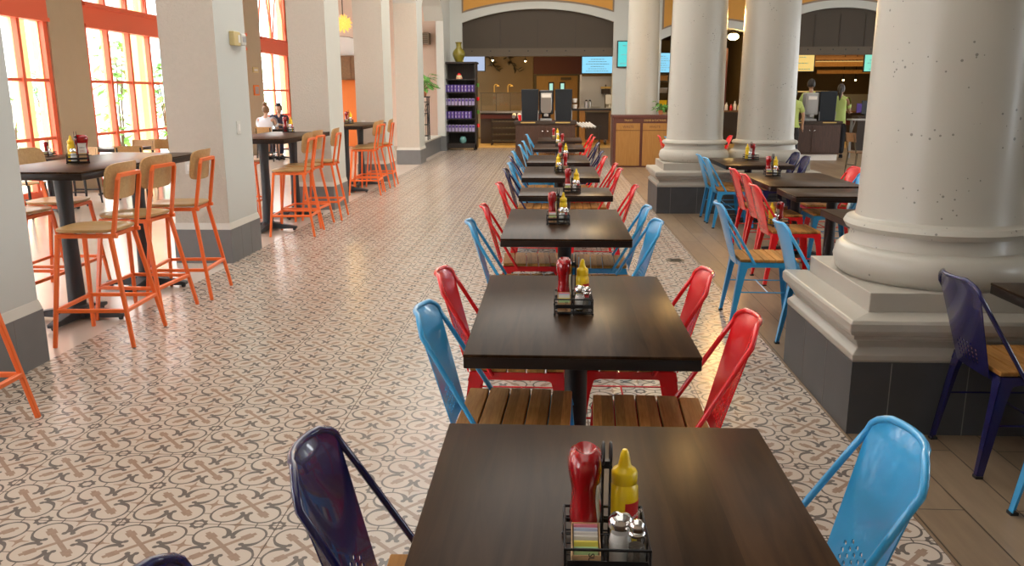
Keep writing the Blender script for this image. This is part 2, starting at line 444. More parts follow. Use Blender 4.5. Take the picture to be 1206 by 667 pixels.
# beam over the arcade with shallow arches between pillars
def arch_beam(x0, x1, ya, yb, zs, zc, zt, name):
    pts = [(ya, zt), (ya, zs)]
    for k in range(1, 12):
        t = k/12; pts.append((ya+(yb-ya)*t, zs+(zc-zs)*math.sqrt(max(0, 1-(2*t-1)**2))))
    pts += [(yb, zs), (yb, zt)]
    struct(MB().prism(pts, x0, x1, 'x').build(name, 'smooth', smooth=0))
ends = [(-4, 3.87)] + [(PY0[i][1], PY0[i+1][0]) for i in range(4)] + [(19.9, 23.7)]
for a, b in ends: arch_beam(-3.58, -3.06, a, b, 3.55, 4.2, ZC, 'trim_arch')
for a, b in PY0: struct(MB().box((-3.58, a, 4.4), (-3.06, b, ZC)).build('trim_beam', 'smooth', smooth=0))
struct(MB().box((-3.27, 23.7, 0), (-3.06, YB, ZC)).build('pilaster', ['smooth'], smooth=0))
struct(MB().box((-3.29, 23.68, 0), (-3.045, YB, .42)).build('pilaster_base', 'slate_l', smooth=0))
kw = struct(MB().box((-3.5, 19.9, 0), (-3.2, 23.7, .40)).build('wall_knee', 'slate_l', smooth=0))
struct(MB().box((-3.53, 19.9, .40), (-3.17, 23.7, .44)).build('knee_wall_cap', 'ledge', smooth=0))

# window wall on the courtyard side
XW = -8.0
wins = [(-3.2, .6), (1.5, 4.3), (5.2, 8.6), (9.5, 13.2), (14.23, 18.1), (19.1, 21.8)]
segs = [(-4.2, -3.2), (.6, 1.5), (4.3, 5.2), (8.6, 9.5), (13.2, 14.23), (18.1, 19.1), (21.8, 22.9), (25.3, 26.2)]
for a, b in segs: struct(MB().box((XW-.25, a, 0), (XW+.06, b, ZC)).build('wall_left', 'pier', smooth=0))
def window(n, ya, yb, door=False):
    nm = ('door_%d' if door else 'window_%d') % n
    w = bpy.data.objects.new(nm, None); COL.objects.link(w); w['kind'] = 'structure'
    z1, z2, zt = 2.73, 3.08, 4.9
    f = MB()
    for y in (ya+.05, yb-.05):
        f.box((XW-.05, y-.05, 0), (XW+.03, y+.05, ZC))
    f.box((XW-.10, ya, z1), (XW+.06, yb, z2)); f.box((XW-.10, ya, z2-.03), (XW+.11, yb, z2+.04)); f.box((XW-.1, ya, z1-.03), (XW+.09, yb, z1+.03))
    f.box((XW-.08, ya, zt), (XW+.03, yb, ZC)); f.box((XW-.08, ya, 0), (XW+.03, yb, .12 if not door else .02))
    struct(f.build('window_frame', 'red_frame', w, smooth=0))
    k = max(2, round((yb-ya)/(.82 if not door else 1.2))); st = (yb-ya)/k
    mm, my = MB(), MB()
    for i in range(1, k):
        y = ya+st*i
        wd = .045
        mm.box((XW-.04, y-wd, .1), (XW+(.045 if not door else -.01), y+wd*.6, zt)); my.box((XW-.085, y-wd, .1), (XW-.04, y+wd*.6, zt))  # yellow outer strips put sunlight into the colour of the mullion sides
    my.box((XW-.09, ya+.08, 0), (XW-.05, ya+.12, zt)); my.box((XW-.09, yb-.12, 0), (XW-.05, yb-.08, zt))
    for z in ((.905, 1.805) if not door else (1.0, 1.7)): mm.box((XW-.03, ya, z-.024), (XW+.02, yb, z+.024))
    for i in range(k):                                                    # fan bars of the transom
        y0, y1 = ya+st*i, ya+st*(i+1)
        mm.bar((XW, y0, z2), (XW, (y0+y1)/2, zt), .035); mm.bar((XW, y1, z2), (XW, (y0+y1)/2, zt), .035)
    struct(mm.build('mullion', 'red_frame', w, smooth=0)); struct(my.build('sunlit_mullion_side', 'yellow_paint_and_sun', w, smooth=0))
    struct(MB().box((XW-.05, ya+.05, .05), (XW-.042, yb-.05, zt)).build('pane', 'pane', w, smooth=0))
    if door:
        for y in ((ya+yb)/2-.12, (ya+yb)/2+.12):
            struct(MB().tube([(XW+.02, y, 1.05), (XW+.07, y, 1.07), (XW+.07, y, 1.33), (XW+.02, y, 1.35)], .012).build('door_handle', 'iron', w))
for i, (a, b) in enumerate(wins): window(i+1, a, b)
window(1, 22.9, 25.3, True)
struct(MB().box((-8.2, 26, 0), (-3.06, 26.2, ZC)).build('wall_far', 'wallpink', smooth=0))
struct(MB().box((-7.6, 25.96, 0), (-5.6, 26, 2.02)).build('trim_orange', 'wallorange', smooth=0))
nich = [(-7.4, 2.75)] + [(-6.5+.9*math.cos(PI-PI*k/12), 2.75+.55*math.sin(PI*k/12)) for k in range(1, 12)] + [(-5.6, 2.75)]
struct(MB().prism(nich, 25.95, 25.99, 'y').build('trim_niche', 'white', smooth=0))
struct(MB().prism([(x*1.04+.26, z*1.03-.08) for x, z in nich], 25.97, 25.995, 'y').build('trim_niche_edge', 'panelborder', smooth=0))
# walls out of the frame that close the room
wr = MB().box((13, -4.2, 0), (13.2, YB, .8)).box((13, -4.2, 3.6), (13.2, YB, ZC))
for y in (-4.2, 1, 6, 11, 16, 21): wr.box((13, y, .8), (13.2, y+3.2, 3.6))
struct(wr.build('wall_right', 'smooth', smooth=0))
wb = MB().box((-8.2, -4.2, 0), (13, -4, ZC))
struct(wb.build('wall_back', 'ceil', smooth=0))

# arcade wall in front of the kitchen: three arches
ARCH = [(-2.70, 1.73, 3.62, 4.00), (3.12, 6.10, 3.12, 3.46), (6.82, 9.69, 3.70, 3.98)]
def arc(xl, xr, zs, zc, n=24):
    h = (xr-xl)/2; s = zc-zs; R = (h*h+s*s)/(2*s); cx = (xl+xr)/2
    return [(xl+(xr-xl)*k/n, zc-R+math.sqrt(max(0, R*R-(xl+(xr-xl)*k/n-cx)**2))) for k in range(n+1)]
xs = [-3.06]
w = MB()
edges = [-3.27] + [v for a in ARCH for v in a[:2]] + [14]
for i in range(0, len(edges), 2): w.box((edges[i], YB, 0), (edges[i+1], YB+.3, ZC))
for a in ARCH:
    pts = arc(*a); w.prism([(a[0], ZC)] + pts + [(a[1], ZC)], YB, YB+.3, 'y')
struct(w.build('wall_arcade', 'smooth', smooth=0))
for (xl, xr, zs, zc) in ARCH:
    lo = arc(xl, xr, zs+.27, zc+.2)
    struct(MB().prism([(xl, ZC-.15)] + lo + [(xr, ZC-.15)], YB-.02, YB, 'y').build('trim_border', 'panelborder', smooth=0))
    lo2 = [(min(max(x, xl+.05), xr-.05), z+.05) for x, z in arc(xl, xr, zs+.27, zc+.2)]
    struct(MB().prism([(xl+.05, ZC-.2)] + lo2 + [(xr-.05, ZC-.2)], YB-.03, YB-.02, 'y').build('trim_panel', 'panelorange', smooth=0))
for k, (xl, xr, zs, zc) in enumerate(ARCH):
    if k == 1: continue
    m = MB().prism([(xl, 2.9)] + [(x, z) for x, z in arc(xl, xr, zs, zc)] + [(xr, 2.9)], YB+.14, YB+.2, 'y')
    sh = struct(m.build('shutter_wall', 'shutter', smooth=0))
    struct(MB().box((xl, YB+.08, 2.67), (xr, YB+.2, 2.9)).build('shutter_beam', 'beam', sh, smooth=0))
    se = MB()
    for t in (.25, .5, .75):
        x = xl+(xr-xl)*t; se.box((x-.02, YB+.12, 2.9), (x+.02, YB+.14, zs+.1))
    struct(se.build('shutter_seam', 'seam', sh, smooth=0))
    d = MB()
    for q in range(8): d.cbox((xl+(xr-xl)*(q+.5)/8, YB+.078, 2.82), (.035, .006, .035))
    struct(d.build('shutter_bolts', 'iron', sh, smooth=0))

# paired columns on shared pedestals
def column(x, y, name='column', base=True):
    c = MB(); z0 = .66 if base else 0
    prof = [(.43, z0), (.465, z0+.03), (.478, z0+.085), (.465, z0+.14), (.44, z0+.165), (.415, z0+.17), (.405, z0+.20), (.40, z0+.235), (.425, z0+.24), (.44, z0+.265),
            (.425, z0+.29), (.40, z0+.295), (.385, z0+.305), (.378, z0+.36), (.375, z0+.6), (.368, 2.0), (.355, 3.2), (.335, 4.4), (.33, 4.7), (.37, 4.72), (.37, 4.78), (.35, 4.8), (.44, 4.95), (.44, 5.05)]
    c.lathe(prof, 56, (x, y, 0)); c.cbox((x, y, 5.13), (.95, .95, .18)); 
    struct(c.build(name, 'stone', smooth=40))
def pedestal(x0, x1, y0, y1):
    p = bpy.data.objects.new('pedestal', None); COL.objects.link(p); p['kind'] = 'structure'
    s = struct(MB().box((x0, y0, 0), (x1, y1, .355)).build('pedestal_slate', 'slate', p, smooth=0))
    m = MB()                                                             # moulded cap, a square ring profile
    prof = [(-.005, .35), (.004, .365), (.004, .39), (-.03, .42), (-.012, .455), (.006, .465), (.006, .485), (.026, .492), (.034, .512), (.034, .545), (.024, .56), (-.10, .575)]
    vs, fs = [], []
    for o, z in prof: vs += [(x0-o, y0-o, z), (x1+o, y0-o, z), (x1+o, y1+o, z), (x0-o, y1+o, z)]
    for i in range(len(prof)-1):
        for k in range(4): fs.append((i*4+k, i*4+(k+1) % 4, i*4+4+(k+1) % 4, i*4+4+k))
    n = len(vs); fs += [(3, 2, 1, 0), (n-4, n-3, n-2, n-1)]
    m.add(vs, fs); struct(m.build('pedestal_cap', 'stoneb', p, smooth=0, bevel=.004))
    struct(MB().box((x0+.085, y0+.085, .572), (x1-.085, y1-.085, .665)).build('plinth_block', 'stoneb', p, smooth=0, bevel=.004))
    j = MB()
    for k in range(1, 6):
        x = x0+(x1-x0)*k/6-.17; j.box((x-.002, y0-.0015, 0), (x+.002, y0, .35))
    for k in (1, 2): y = y0+(y1-y0)*k/3; j.box((x0-.0015, y-.002, 0), (x0, y+.002, .35))
    struct(j.build('pedestal_joints', 'grout', p, smooth=0))
for yc in (4.275, 11.7):
    pedestal(1.395, 3.50, yc-.545, yc+.545)
    column(1.95, yc); column(2.91, yc)
pedestal(1.45, 3.55, 19.35, 20.44)
column(2.05, 19.9); column(3.04, 19.9)
struct(MB().box((1.4, -4, 5.22), (3.5, YB, ZC)).build('trim_entablature', 'smooth', smooth=0))

# kitchen shell
struct(MB().box((-3.4, 32, 0), (14, 32.2, 3.7)).build('wall_kitchen', 'kwall', smooth=0))
struct(MB().box((-3.5, YB+.3, 0), (-3.35, 32, 3.7)).build('wall_kitchen_side', 'kwall', smooth=0))
struct(MB().box((13.9, YB+.3, 0), (14, 32, 3.7)).build('wall_kitchen_end', 'kwall', smooth=0))
struct(MB().box((2.55, 28.6, 0), (2.75, 32, 3.5)).build('wall_kitchen_divider', 'kdark', smooth=0))
struct(MB().box((6.3, 28.2, 0), (6.6, 32, 3.5)).build('wall_kitchen_divider', 'kwall', smooth=0))
KY = 30.5
struct(MB().box((-3.35, KY, 0), (-.72, KY+.1, 3.5)).box((.98, KY, 0), (2.55, KY+.1, 3.5)).box((-.72, KY, 2.87), (.98, KY+.1, 3.5)).build('wall_kitchen_rear', 'kwall', smooth=0))
struct(MB().box((-1.0, KY-.08, 0), (-.74, KY, 3.5)).box((-3.35, KY-.03, 1.82), (-1.0, KY, 1.87)).build('trim_kitchen', 'kwall', smooth=0))
struct(MB().box((-.72, KY-.05, 2.28), (.98, KY, 2.87)).build('trim_header', 'deepred', smooth=0))
dr = bpy.data.objects.new('door_2', None); COL.objects.link(dr); dr['kind'] = 'structure'
struct(MB().box((-.70, KY-.06, 0), (-.62, KY, 2.27)).box((.86, KY-.06, 0), (.94, KY, 2.27)).box((-.62, KY-.06, 2.22), (.86, KY, 2.28)).build('door_frame', 'bronze', dr, smooth=0))
for x0, x1, wx in ((-.61, .115, -.09), (.125, .85, .31)):
    lf = struct(MB().box((x0, KY-.04, .02), (x1, KY, 2.21)).build('door_leaf', 'goldwood', dr, smooth=0))
    struct(MB().box((wx-.10, KY-.05, 1.28), (wx+.10, KY-.035, 2.0)).build('vision_frame', 'black', dr, smooth=0))
    struct(MB().box((wx-.06, KY-.055, 1.34), (wx+.06, KY-.045, 1.95)).build('vision_pane', 'pane_glow', dr, smooth=0))
struct(MB().box((.25, KY-.12, 2.08), (.62, KY-.04, 2.16)).build('door_closer', 'bronze', dr, smooth=0))

# courtyard outside the windows
struct(MB().box((-40, -10, -.15), (-8.2, 60, -.02)).build('ground_courtyard', 'extground', smooth=0))
eb = thing('courtyard_building', 'white building with teal shuttered windows seen through the orange windows', 'building', (-17, 24, 0))
MB().box((-1, -30, -.02), (0, 34, 10)).build('wall', 'extwall', eb, smooth=0)
for y in (-6, 2.2, 11.0, 18.5):
    f = MB().box((0, y, 1.5), (.08, y+1.3, 3.2)).build('window', 'teal', eb, smooth=0)
    g = MB()
    for k in (1, 2): g.box((.08, y+1.3*k/3-.02, 1.5), (.1, y+1.3*k/3+.02, 3.2))
    for k in (1, 2, 3): g.box((.08, y, 1.5+1.7*k/4-.02), (.1, y+1.3, 1.5+1.7*k/4+.02))
    g.build('glazing_bars', 'extwall', f, smooth=0)
def yellow_column(): 
    t = thing('yellow_post', 'x', 'post'); 
    MB().box((-.13, -.13, 0), (.13, .13, 4.6)).build('shaft', 'yellow_paint_and_sun', t, smooth=0, bevel=.02)
    MB().box((-.18, -.18, 0), (.18, .18, .35)).build('base', 'yellow_paint_and_sun', t, smooth=0, bevel=.02)
    return t
for y, l in ((15.85, 'yellow square post outside the window before the taupe pier'), (20.45, 'wide yellow post outside the third and fourth panes past the taupe pier'), (33.3, 'yellow post outside the double glass doors')):
    place('yellow_post', yellow_column, (-10.2, y, -.02), 0, l, 'yellow posts of the courtyard arcade')

def leaf(m, p, d, L, w, mi=0):
    """one folded leaf blade from p along d"""
    d = Vector(d).normalized(); s = d.cross(Vector((0, 0, 1)))
    s = s.normalized() if s.length > .01 else Vector((1, 0, 0)); n = s.cross(d)
    p = Vector(p); a = p + d*L*.45; t = p + d*L - n*L*.18
    m.add([p, a + s*w - n*w*.25, t, a - s*w - n*w*.25, a + n*w*.12], [(0, 1, 4), (1, 2, 4), (2, 3, 4), (3, 0, 4)], mi)
def shrub(label, loc, h, r, n, L, matn):
    t = thing('leafy_shrub', label, 'shrub', loc, 0, 'shrubs in the courtyard')
    st, lf = MB(), MB()
    for k in range(7):
        a = 2*PI*k/7; tip = (math.cos(a)*r*.6, math.sin(a)*r*.6, h*random.uniform(.7, 1))
        st.tube([(math.cos(a)*.05, math.sin(a)*.05, 0), (tip[0]*.4, tip[1]*.4, h*.5), tip], [.03, .02, .008], 6)
    for k in range(n):
        a = random.uniform(0, 2*PI); z = h*random.uniform(.12, 1); q = r*random.uniform(.2, 1)*(1-.35*abs(z/h-.5))
        leaf(lf, (math.cos(a)*q, math.sin(a)*q, z), (math.cos(a)*.8+random.uniform(-.5, .5), math.sin(a)*.8+random.uniform(-.5, .5), random.uniform(-.5, .6)), L*random.uniform(.7, 1.3), L*.22)
    st.build('stems', 'stem', t); lf.build('leaves', matn, t, smooth=0)
shrub('light green shrub outside the first pane past the taupe pier', (-11.4, 18.6, -.02), 2.2, .5, 260, .22, 'leafl')
shrub('tall green big-leaved plant outside the second pane past the taupe pier', (-11.6, 22.0, -.02), 3.1, .5, 130, .42, 'leafl')
shrub('green plant outside the fourth pane past the taupe pier', (-11.3, 24.2, -.02), 2.5, .5, 150, .36, 'leafl')
shrub('low green shrub outside the window before the taupe pier', (-13.5, 20.3, -.02), 1.6, .5, 180, .2, 'leafl')
shrub('pale green bush outside the double glass doors', (-12.4, 34.6, -.02), 3.2, .8, 260, .26, 'leafl')
# ------------------------------------------------------------------ dining chairs
def back_surface(u, v):
    """u in -1..1 across, v 0..1 up; the pressed back panel"""
    z = .415 + .41*v; hw = .134 + .042*v
    if v > .86: hw = .1684 * (1 - .42*((v-.86)/.14)**2.4)
    x = -.212 - .112*v - .024*(1-u*u)*(.35+.65*v)
    if v > .9: x -= .012*((v-.9)/.1)**2
    return Vector((x, u*hw, z))
def panel_mb(th=.004):
    m = MB(); NU, NV = 10, 22
    def both(pts_uv, faces):
        for off, flip in ((0, False), (th, True)):
            vs = [back_surface(u, v) + Vector((off, 0, 0)) for u, v in pts_uv]
            m.add(vs, [tuple(reversed(f)) if flip else f for f in faces])
    def rim(path):
        vs = [];
        for u, v in path: p = back_surface(u, v); vs += [p, p + Vector((th, 0, 0))]
        n = len(path); m.add(vs, [(2*i, 2*i+1, 2*((i+1) % n)+1, 2*((i+1) % n)) for i in range(n if path[0] != path[-1] else n-1)])
    U = lambda i: -1 + 2*i/NU
    Vv = lambda j: j/NV
    for j in range(NV):
        for i in range(NU):
            u0, u1, v0, v1 = U(i), U(i+1), Vv(j), Vv(j+1)
            hole = (j in (2, 3, 4, 5, 6) and 2 <= i <= 7 and not (j == 6 and i in (2, 7)))
            if not hole:
                both([(u0, v0), (u1, v0), (u1, v1), (u0, v1)], [(0, 1, 2, 3)])
            else:
                uc, vc = (u0+u1)/2, (v0+v1)/2; ru, rv = (u1-u0)*.27, (v1-v0)*.36
                o = [(u0, v0), (uc, v0), (u1, v0), (u1, vc), (u1, v1), (uc, v1), (u0, v1), (u0, vc)]
                q = [(uc+ru*math.cos(-3*PI/4+PI/4*k), vc+rv*math.sin(-3*PI/4+PI/4*k)) for k in range(8)]
                both(o+q, [(k, (k+1) % 8, 8+(k+1) % 8, 8+k) for k in range(8)])
                rim(q)
    out = [(U(i), 0) for i in range(NU)] + [(1, Vv(j)) for j in range(NV)] + [(-U(i), 1) for i in range(NU)] + [(-1, 1-Vv(j)) for j in range(NV)]
    rim(out)
    return m
def make_chair(c):
    t = thing('dining_chair', 'x', 'chair')
    sl = MB()
    n = 5; w = .40/n
    for i in range(n):
        x0 = -.20 + w*i
        hy = .20 if 0 < i < n-1 else .188
        sl.box((x0+.003, -hy, .44), (x0+w-.003, hy, .46))
    sl.build('seat', 'slat', t, bevel=.003, seg=1)
    # pressed seat frame with curved corners into the legs
    fr = MB()
    for sy in (-1, 1):
        pts = [(-.195, .438), (.195, .438), (.205, .40), (.165, .385), (.14, .40), (.12, .405), (-.12, .405), (-.14, .40), (-.165, .385), (-.205, .40)]
        fr.prism(pts, sy*.197, sy*.193, 'y')
    for sx in (-1, 1):
        pts = [(-.195, .438), (.195, .438), (.205, .40), (.165, .385), (.14, .40), (.12, .405), (-.12, .405), (-.14, .40), (-.165, .385), (-.205, .40)]
        fr.prism(pts, sx*.197, sx*.193, 'x')
    fr.box((-.19, -.19, .432), (.19, .19, .438))
    fr.build('seat_frame', c, t, smooth=0)
    for sx in (-1, 1):
        for sy in (-1, 1):
            top, bot = Vector((sx*.197, sy*.197, .436)), Vector((sx*(.235 if sx > 0 else .255), sy*.215, 0))
            w0, w1 = .062, .026
            l = MB()
            for ax in (0, 1):                                            # L-section pressed leg
                d = Vector((-sx, 0, 0)) if ax == 0 else Vector((0, -sy, 0)); nn = Vector((0, -sy, 0)) if ax == 0 else Vector((-sx, 0, 0))
                th = .004
                mid = top.lerp(bot, .22)
                A = [top, top+d*w0, top+d*w0+nn*th, top+nn*th]; B = [mid, mid+d*.046, mid+d*.046+nn*th, mid+nn*th]; C_ = [bot, bot+d*w1, bot+d*w1+nn*th, bot+nn*th]
                l.hexa(A+B); l.hexa(B+C_)
            lg = l.build('leg', c, t, smooth=0)
            MB().cbox((bot.x-sx*.012, bot.y-sy*.012, .006), (.03, .03, .012)).build('foot_cap', 'iron', lg, smooth=0)
    rod = MB()
    for sy in (-1, 1): rod.tube([(-.225, sy*.2, .23), (.215, sy*.2, .23)], .0045, 6)
    rod.tube([(0, -.2, .23), (0, .2, .23)], .0045, 6)
    rod.build('stretcher', c, t)
    panel_mb().build('back_panel', c, t, smooth=40)
    # rolled rim and the two raking back tubes: one continuous loop
    P = []
    for sy in (1, -1):
        b0 = Vector((-.10, sy*.206, .425)); q = back_surface(sy*1.0, .84) + Vector((.006, sy*.004, 0)); side = [b0, b0.lerp(q, .3), b0.lerp(q, .62), b0.lerp(q, .9)]
        top = [back_surface(sy*1.0, v) + Vector((.002, sy*.002, 0)) for v in (.86, .91, .95, .98, 1.0)]
        P.append(side+top)
    top_mid = [back_surface(u, 1.0) for u in (.75, .4, 0, -.4, -.75)]
    loop = P[0] + top_mid + P[1][::-1]
    MB().tube(loop, .0095, 8).build('back_tube', c, t, smooth=50)
    return t
CN = {'blue': 'sky-blue', 'red': 'bright red', 'navy': 'dark navy'}
KIND = {'blue': 'sky-blue metal chair', 'red': 'red metal chair', 'navy': 'navy metal chair'}
for c in ('blue', 'red', 'navy'): pass
def chair(c, xb, y, face, label, group, jit=1.):
    """xb: where the top of the back stands; face 0 looks to +x, PI to -x"""
    rz = face + random.uniform(-.06, .06)*jit
    return place('chair_'+c, lambda: make_chair(c), (xb + .315*math.cos(face), y, 0), rz, label, group)

# ------------------------------------------------------------------ tables
def make_table(sx, sy, zt=.75):
    t = thing('dining_table', 'x', 'table')
    tp = MB().box((-sx/2, -sy/2, zt-.012), (sx/2, sy/2, zt)).build('tabletop', 'top', t, bevel=.004)
    MB().box((-sx/2+.001, -sy/2+.001, zt-.05), (sx/2-.001, sy/2-.001, zt-.011)).build('edge_band', 'topedge', tp, bevel=.005)
    MB().lathe([(.045, .05), (.045, zt-.07), (.05, zt-.065)], 20).build('column', 'iron', t)
    MB().box((-.16, -.2, zt-.065), (.16, .2, zt-.05)).build('top_plate', 'iron', t, smooth=0)
    b = MB()
    for k in range(4):
        a = PI/4 + k*PI/2; dx, dy = math.cos(a), math.sin(a)
        P = []
        for r, w, z0, z1 in ((.03, .045, .02, .085), (.33, .028, .012, .035)):
            for s_, z in ((-1, z0), (1, z0), (1, z1), (-1, z1)): P.append((dx*r - dy*w*s_, dy*r + dx*w*s_, z))
        b.hexa(P); b.lathe([(.02, 0), (.02, .014)], 10, (dx*.31, dy*.31, 0))
    b.lathe([(.075, .02), (.075, .07), (.05, .095)], 16)
    b.build('base', 'iron', t, bevel=.004, seg=1)
    return t
def make_high_table(sx, sy, zt=1.09):
    t = thing('high_table', 'x', 'table')
    tp = MB().box((-sx/2, -sy/2, zt-.012), (sx/2, sy/2, zt)).build('tabletop', 'top', t, bevel=.004)
    MB().box((-sx/2+.001, -sy/2+.001, zt-.055), (sx/2-.001, sy/2-.001, zt-.011)).build('edge_band', 'topedge', tp, bevel=.005)
    for sgn in (-1, 1):
        y = sgn*(sy/2-.42)
        c = MB().lathe([(.062, .06), (.052, .5), (.05, .75), (.06, zt-.07)], 20, (0, y, 0)).build('column', 'ironblue', t)
        MB().box((-.2, y-.1, zt-.07), (.2, y+.1, zt-.055)).build('top_plate', 'iron', c, smooth=0)
        b = MB()
        for k in range(4):
            a = k*PI/2 + .0; dx, dy = math.cos(a), math.sin(a); R = .34
            P = []
            for r, w, z0, z1 in ((.03, .05, .015, .1), (R, .03, .02, .045)):
                for s_, z in ((-1, z0), (1, z0), (1, z1), (-1, z1)): P.append((dx*r - dy*w*s_, y + dy*r + dx*w*s_, z))
            b.hexa(P); b.lathe([(.018, 0), (.018, .022)], 10, (dx*(R-.03), y+dy*(R-.03), 0))
        b.lathe([(.085, .015), (.085, .08), (.062, .11)], 18, (0, y, 0))
        b.build('base', 'ironblue', c, bevel=.004, seg=1)
    return t
def table(x0, x1, y0, y1, label, group, hi=False):
    key = ('hi' if hi else 'tb') + '%.3f_%.3f' % (x1-x0, y1-y0)
    mk = (lambda: make_high_table(x1-x0, y1-y0)) if hi else (lambda: make_table(x1-x0, y1-y0))
    return place(key, mk, ((x0+x1)/2, (y0+y1)/2, 0), 0, label, group)

G_T = 'dining tables of the long middle row'
TAB = {  # ordinal from the black-tower station : x0, x1, y0, y1
    8: (-.260, .520, .75, 1.975), 7: (-.287, .483, 2.545, 3.755), 6: (-.305, .465, 4.745, 6.03), 5: (-.285, .500, 6.85, 7.48),
    4: (-.318, .474, 8.36, 9.68), 3: (-.325, .455, 10.26, 11.55), 2: (-.306, .484, 12.86, 14.15), 1: (-.283, .520, 15.1, 16.4)}
EXTRA = {8: 'dark wood table at the end of the middle row, eighth from the black-tower station', 5: 'short dark wood table, fifth from the black-tower station in the middle row'}
for k, b in TAB.items():
    table(*b, EXTRA.get(k, 'dark wood table, %s from the black-tower station in the middle row' % ORD[k-1]), G_T)
G_C = 'metal chairs along the middle row of tables'
W_, C_ = 0., PI
ROW = [(8, 'navy', -.508, 1.65, W_, ' station end'), (8, 'navy', -.63, 1.10, W_, ' open end'), (8, 'blue', .775, 1.775, C_, ''),
       (7, 'blue', -.44, 2.83, W_, ''), (7, 'red', -.456, 3.47, W_, ''), (7, 'red', .662, 2.775, C_, ' open end'), (7, 'red', .64, 3.50, C_, ' station end'),
       (6, 'blue', -.478, 4.93, W_, ''), (6, 'red', -.454, 5.65, W_, ''), (6, 'blue', .612, 4.93, C_, ' open end'), (6, 'blue', .618, 5.6, C_, ' station end'),
       (5, 'red', -.444, 7.08, W_, ''), (5, 'red', .666, 6.93, C_, ''),
       (4, 'navy', -.467, 8.45, W_, ''), (4, 'blue', -.46, 9.2, W_, ''), (4, 'red', .662, 8.5, C_, ' open end'), (4, 'red', .664, 9.15, C_, ' station end'),
       (3, 'navy', -.50, 10.2, W_, ''), (3, 'blue', -.512, 11.15, W_, ''), (3, 'red', .615, 10.2, C_, ''), (3, 'navy', .631, 11.2, C_, ''),
       (2, 'blue', -.479, 12.6, W_, ' open end'), (2, 'blue', -.465, 13.65, W_, ' station end'), (2, 'navy', .684, 13.15, C_, ''),
       (1, 'blue', -.48, 15.95, W_, ''), (1, 'red', .70, 14.9, C_, ' open end'), (1, 'red', .696, 15.85, C_, ' station end')]
for k, c, xb, y, f, e in ROW:
    lab = '%s, %s side of the %s table from the black-tower station%s' % (KIND[c], 'window' if f == 0 else 'column', ORD[k-1], ',' + e if e else '')
    chair(c, xb, y, f, lab, G_C)

G_R = 'dining tables between the columns'
table(2.03, 2.83, 9.88, 11.10, 'dark wood table right against the paired far columns', G_R)
table(1.975, 2.83, 7.63, 8.95, 'dark wood table with three red chairs, one table nearer than the paired columns', G_R)
table(1.99, 2.78, 6.86, 7.47, 'short dark wood table between the big column and the red-chair table', G_R)
table(1.95, 2.74, 4.87, 6.10, 'dark wood table corner just behind the big speckled column', G_R)
table(1.945, 2.72, 2.47, 3.68, 'dark wood table in front of the big column, corner showing by the navy chair', G_R)
table(2.25, 3.05, 14.8, 16.0, 'dark wood table standing behind the paired far columns', G_R)
G_RC = 'metal chairs among the columns'
for c, xb, y, f, l in [
    ('blue', 1.85, 10.62, 0, 'sky-blue metal chair in front of the paired columns, closest to their slate pedestal'),
    ('blue', 1.845, 10.1, 0, 'sky-blue metal chair just before the twin blue one by the paired columns'),
    ('navy', 3.13, 10.95, PI, 'navy metal chair at the table against the paired columns, back to the pedestal end'),
    ('navy', 3.05, 10.25, PI, 'navy metal chair at the table against the paired columns, second from the pedestal'),
    ('red', 1.85, 8.6, 0, 'red metal chair, furthest of the three red backs lined up between the columns'),
    ('red', 1.83, 8.02, 0, 'red metal chair, middle of the three red backs lined up between the columns'),
    ('red', 1.70, 7.06, 0, 'red metal chair with a condiment caddy on its seat'),
    ('red', 3.11, 8.75, PI, 'red metal chair behind the blue one by the dark wooden café chairs'),
    ('blue', 2.98, 8.1, PI, 'sky-blue metal chair half hidden behind the big column shaft'),
    ('blue', 1.18, 5.83, .0, 'sky-blue metal chair standing pulled out into the plank aisle, seat in full view'),
    ('blue', 1.375, 4.98, 0, 'sky-blue metal chair partly hidden behind the big column pedestal'),
    ('navy', 1.71, 3.49, 0, 'navy metal chair in front of the big column pedestal'),
    ('blue', 1.70, 2.78, 0, 'sky-blue metal chair of which one leg shows near the navy chair'),
    ('red', 1.95, 15.5, 0, 'red metal chair behind the far columns, before the tan bin cabinet'),
    ('blue', 2.02, 15.0, 0, 'sky-blue metal chair peeping out beside the red one at the bin cabinet'),
    ('red', 3.2, 15.4, PI, 'red metal chair seen in the gap between the paired far columns')]:
    chair(c, xb, y, f, l, G_RC, .6)

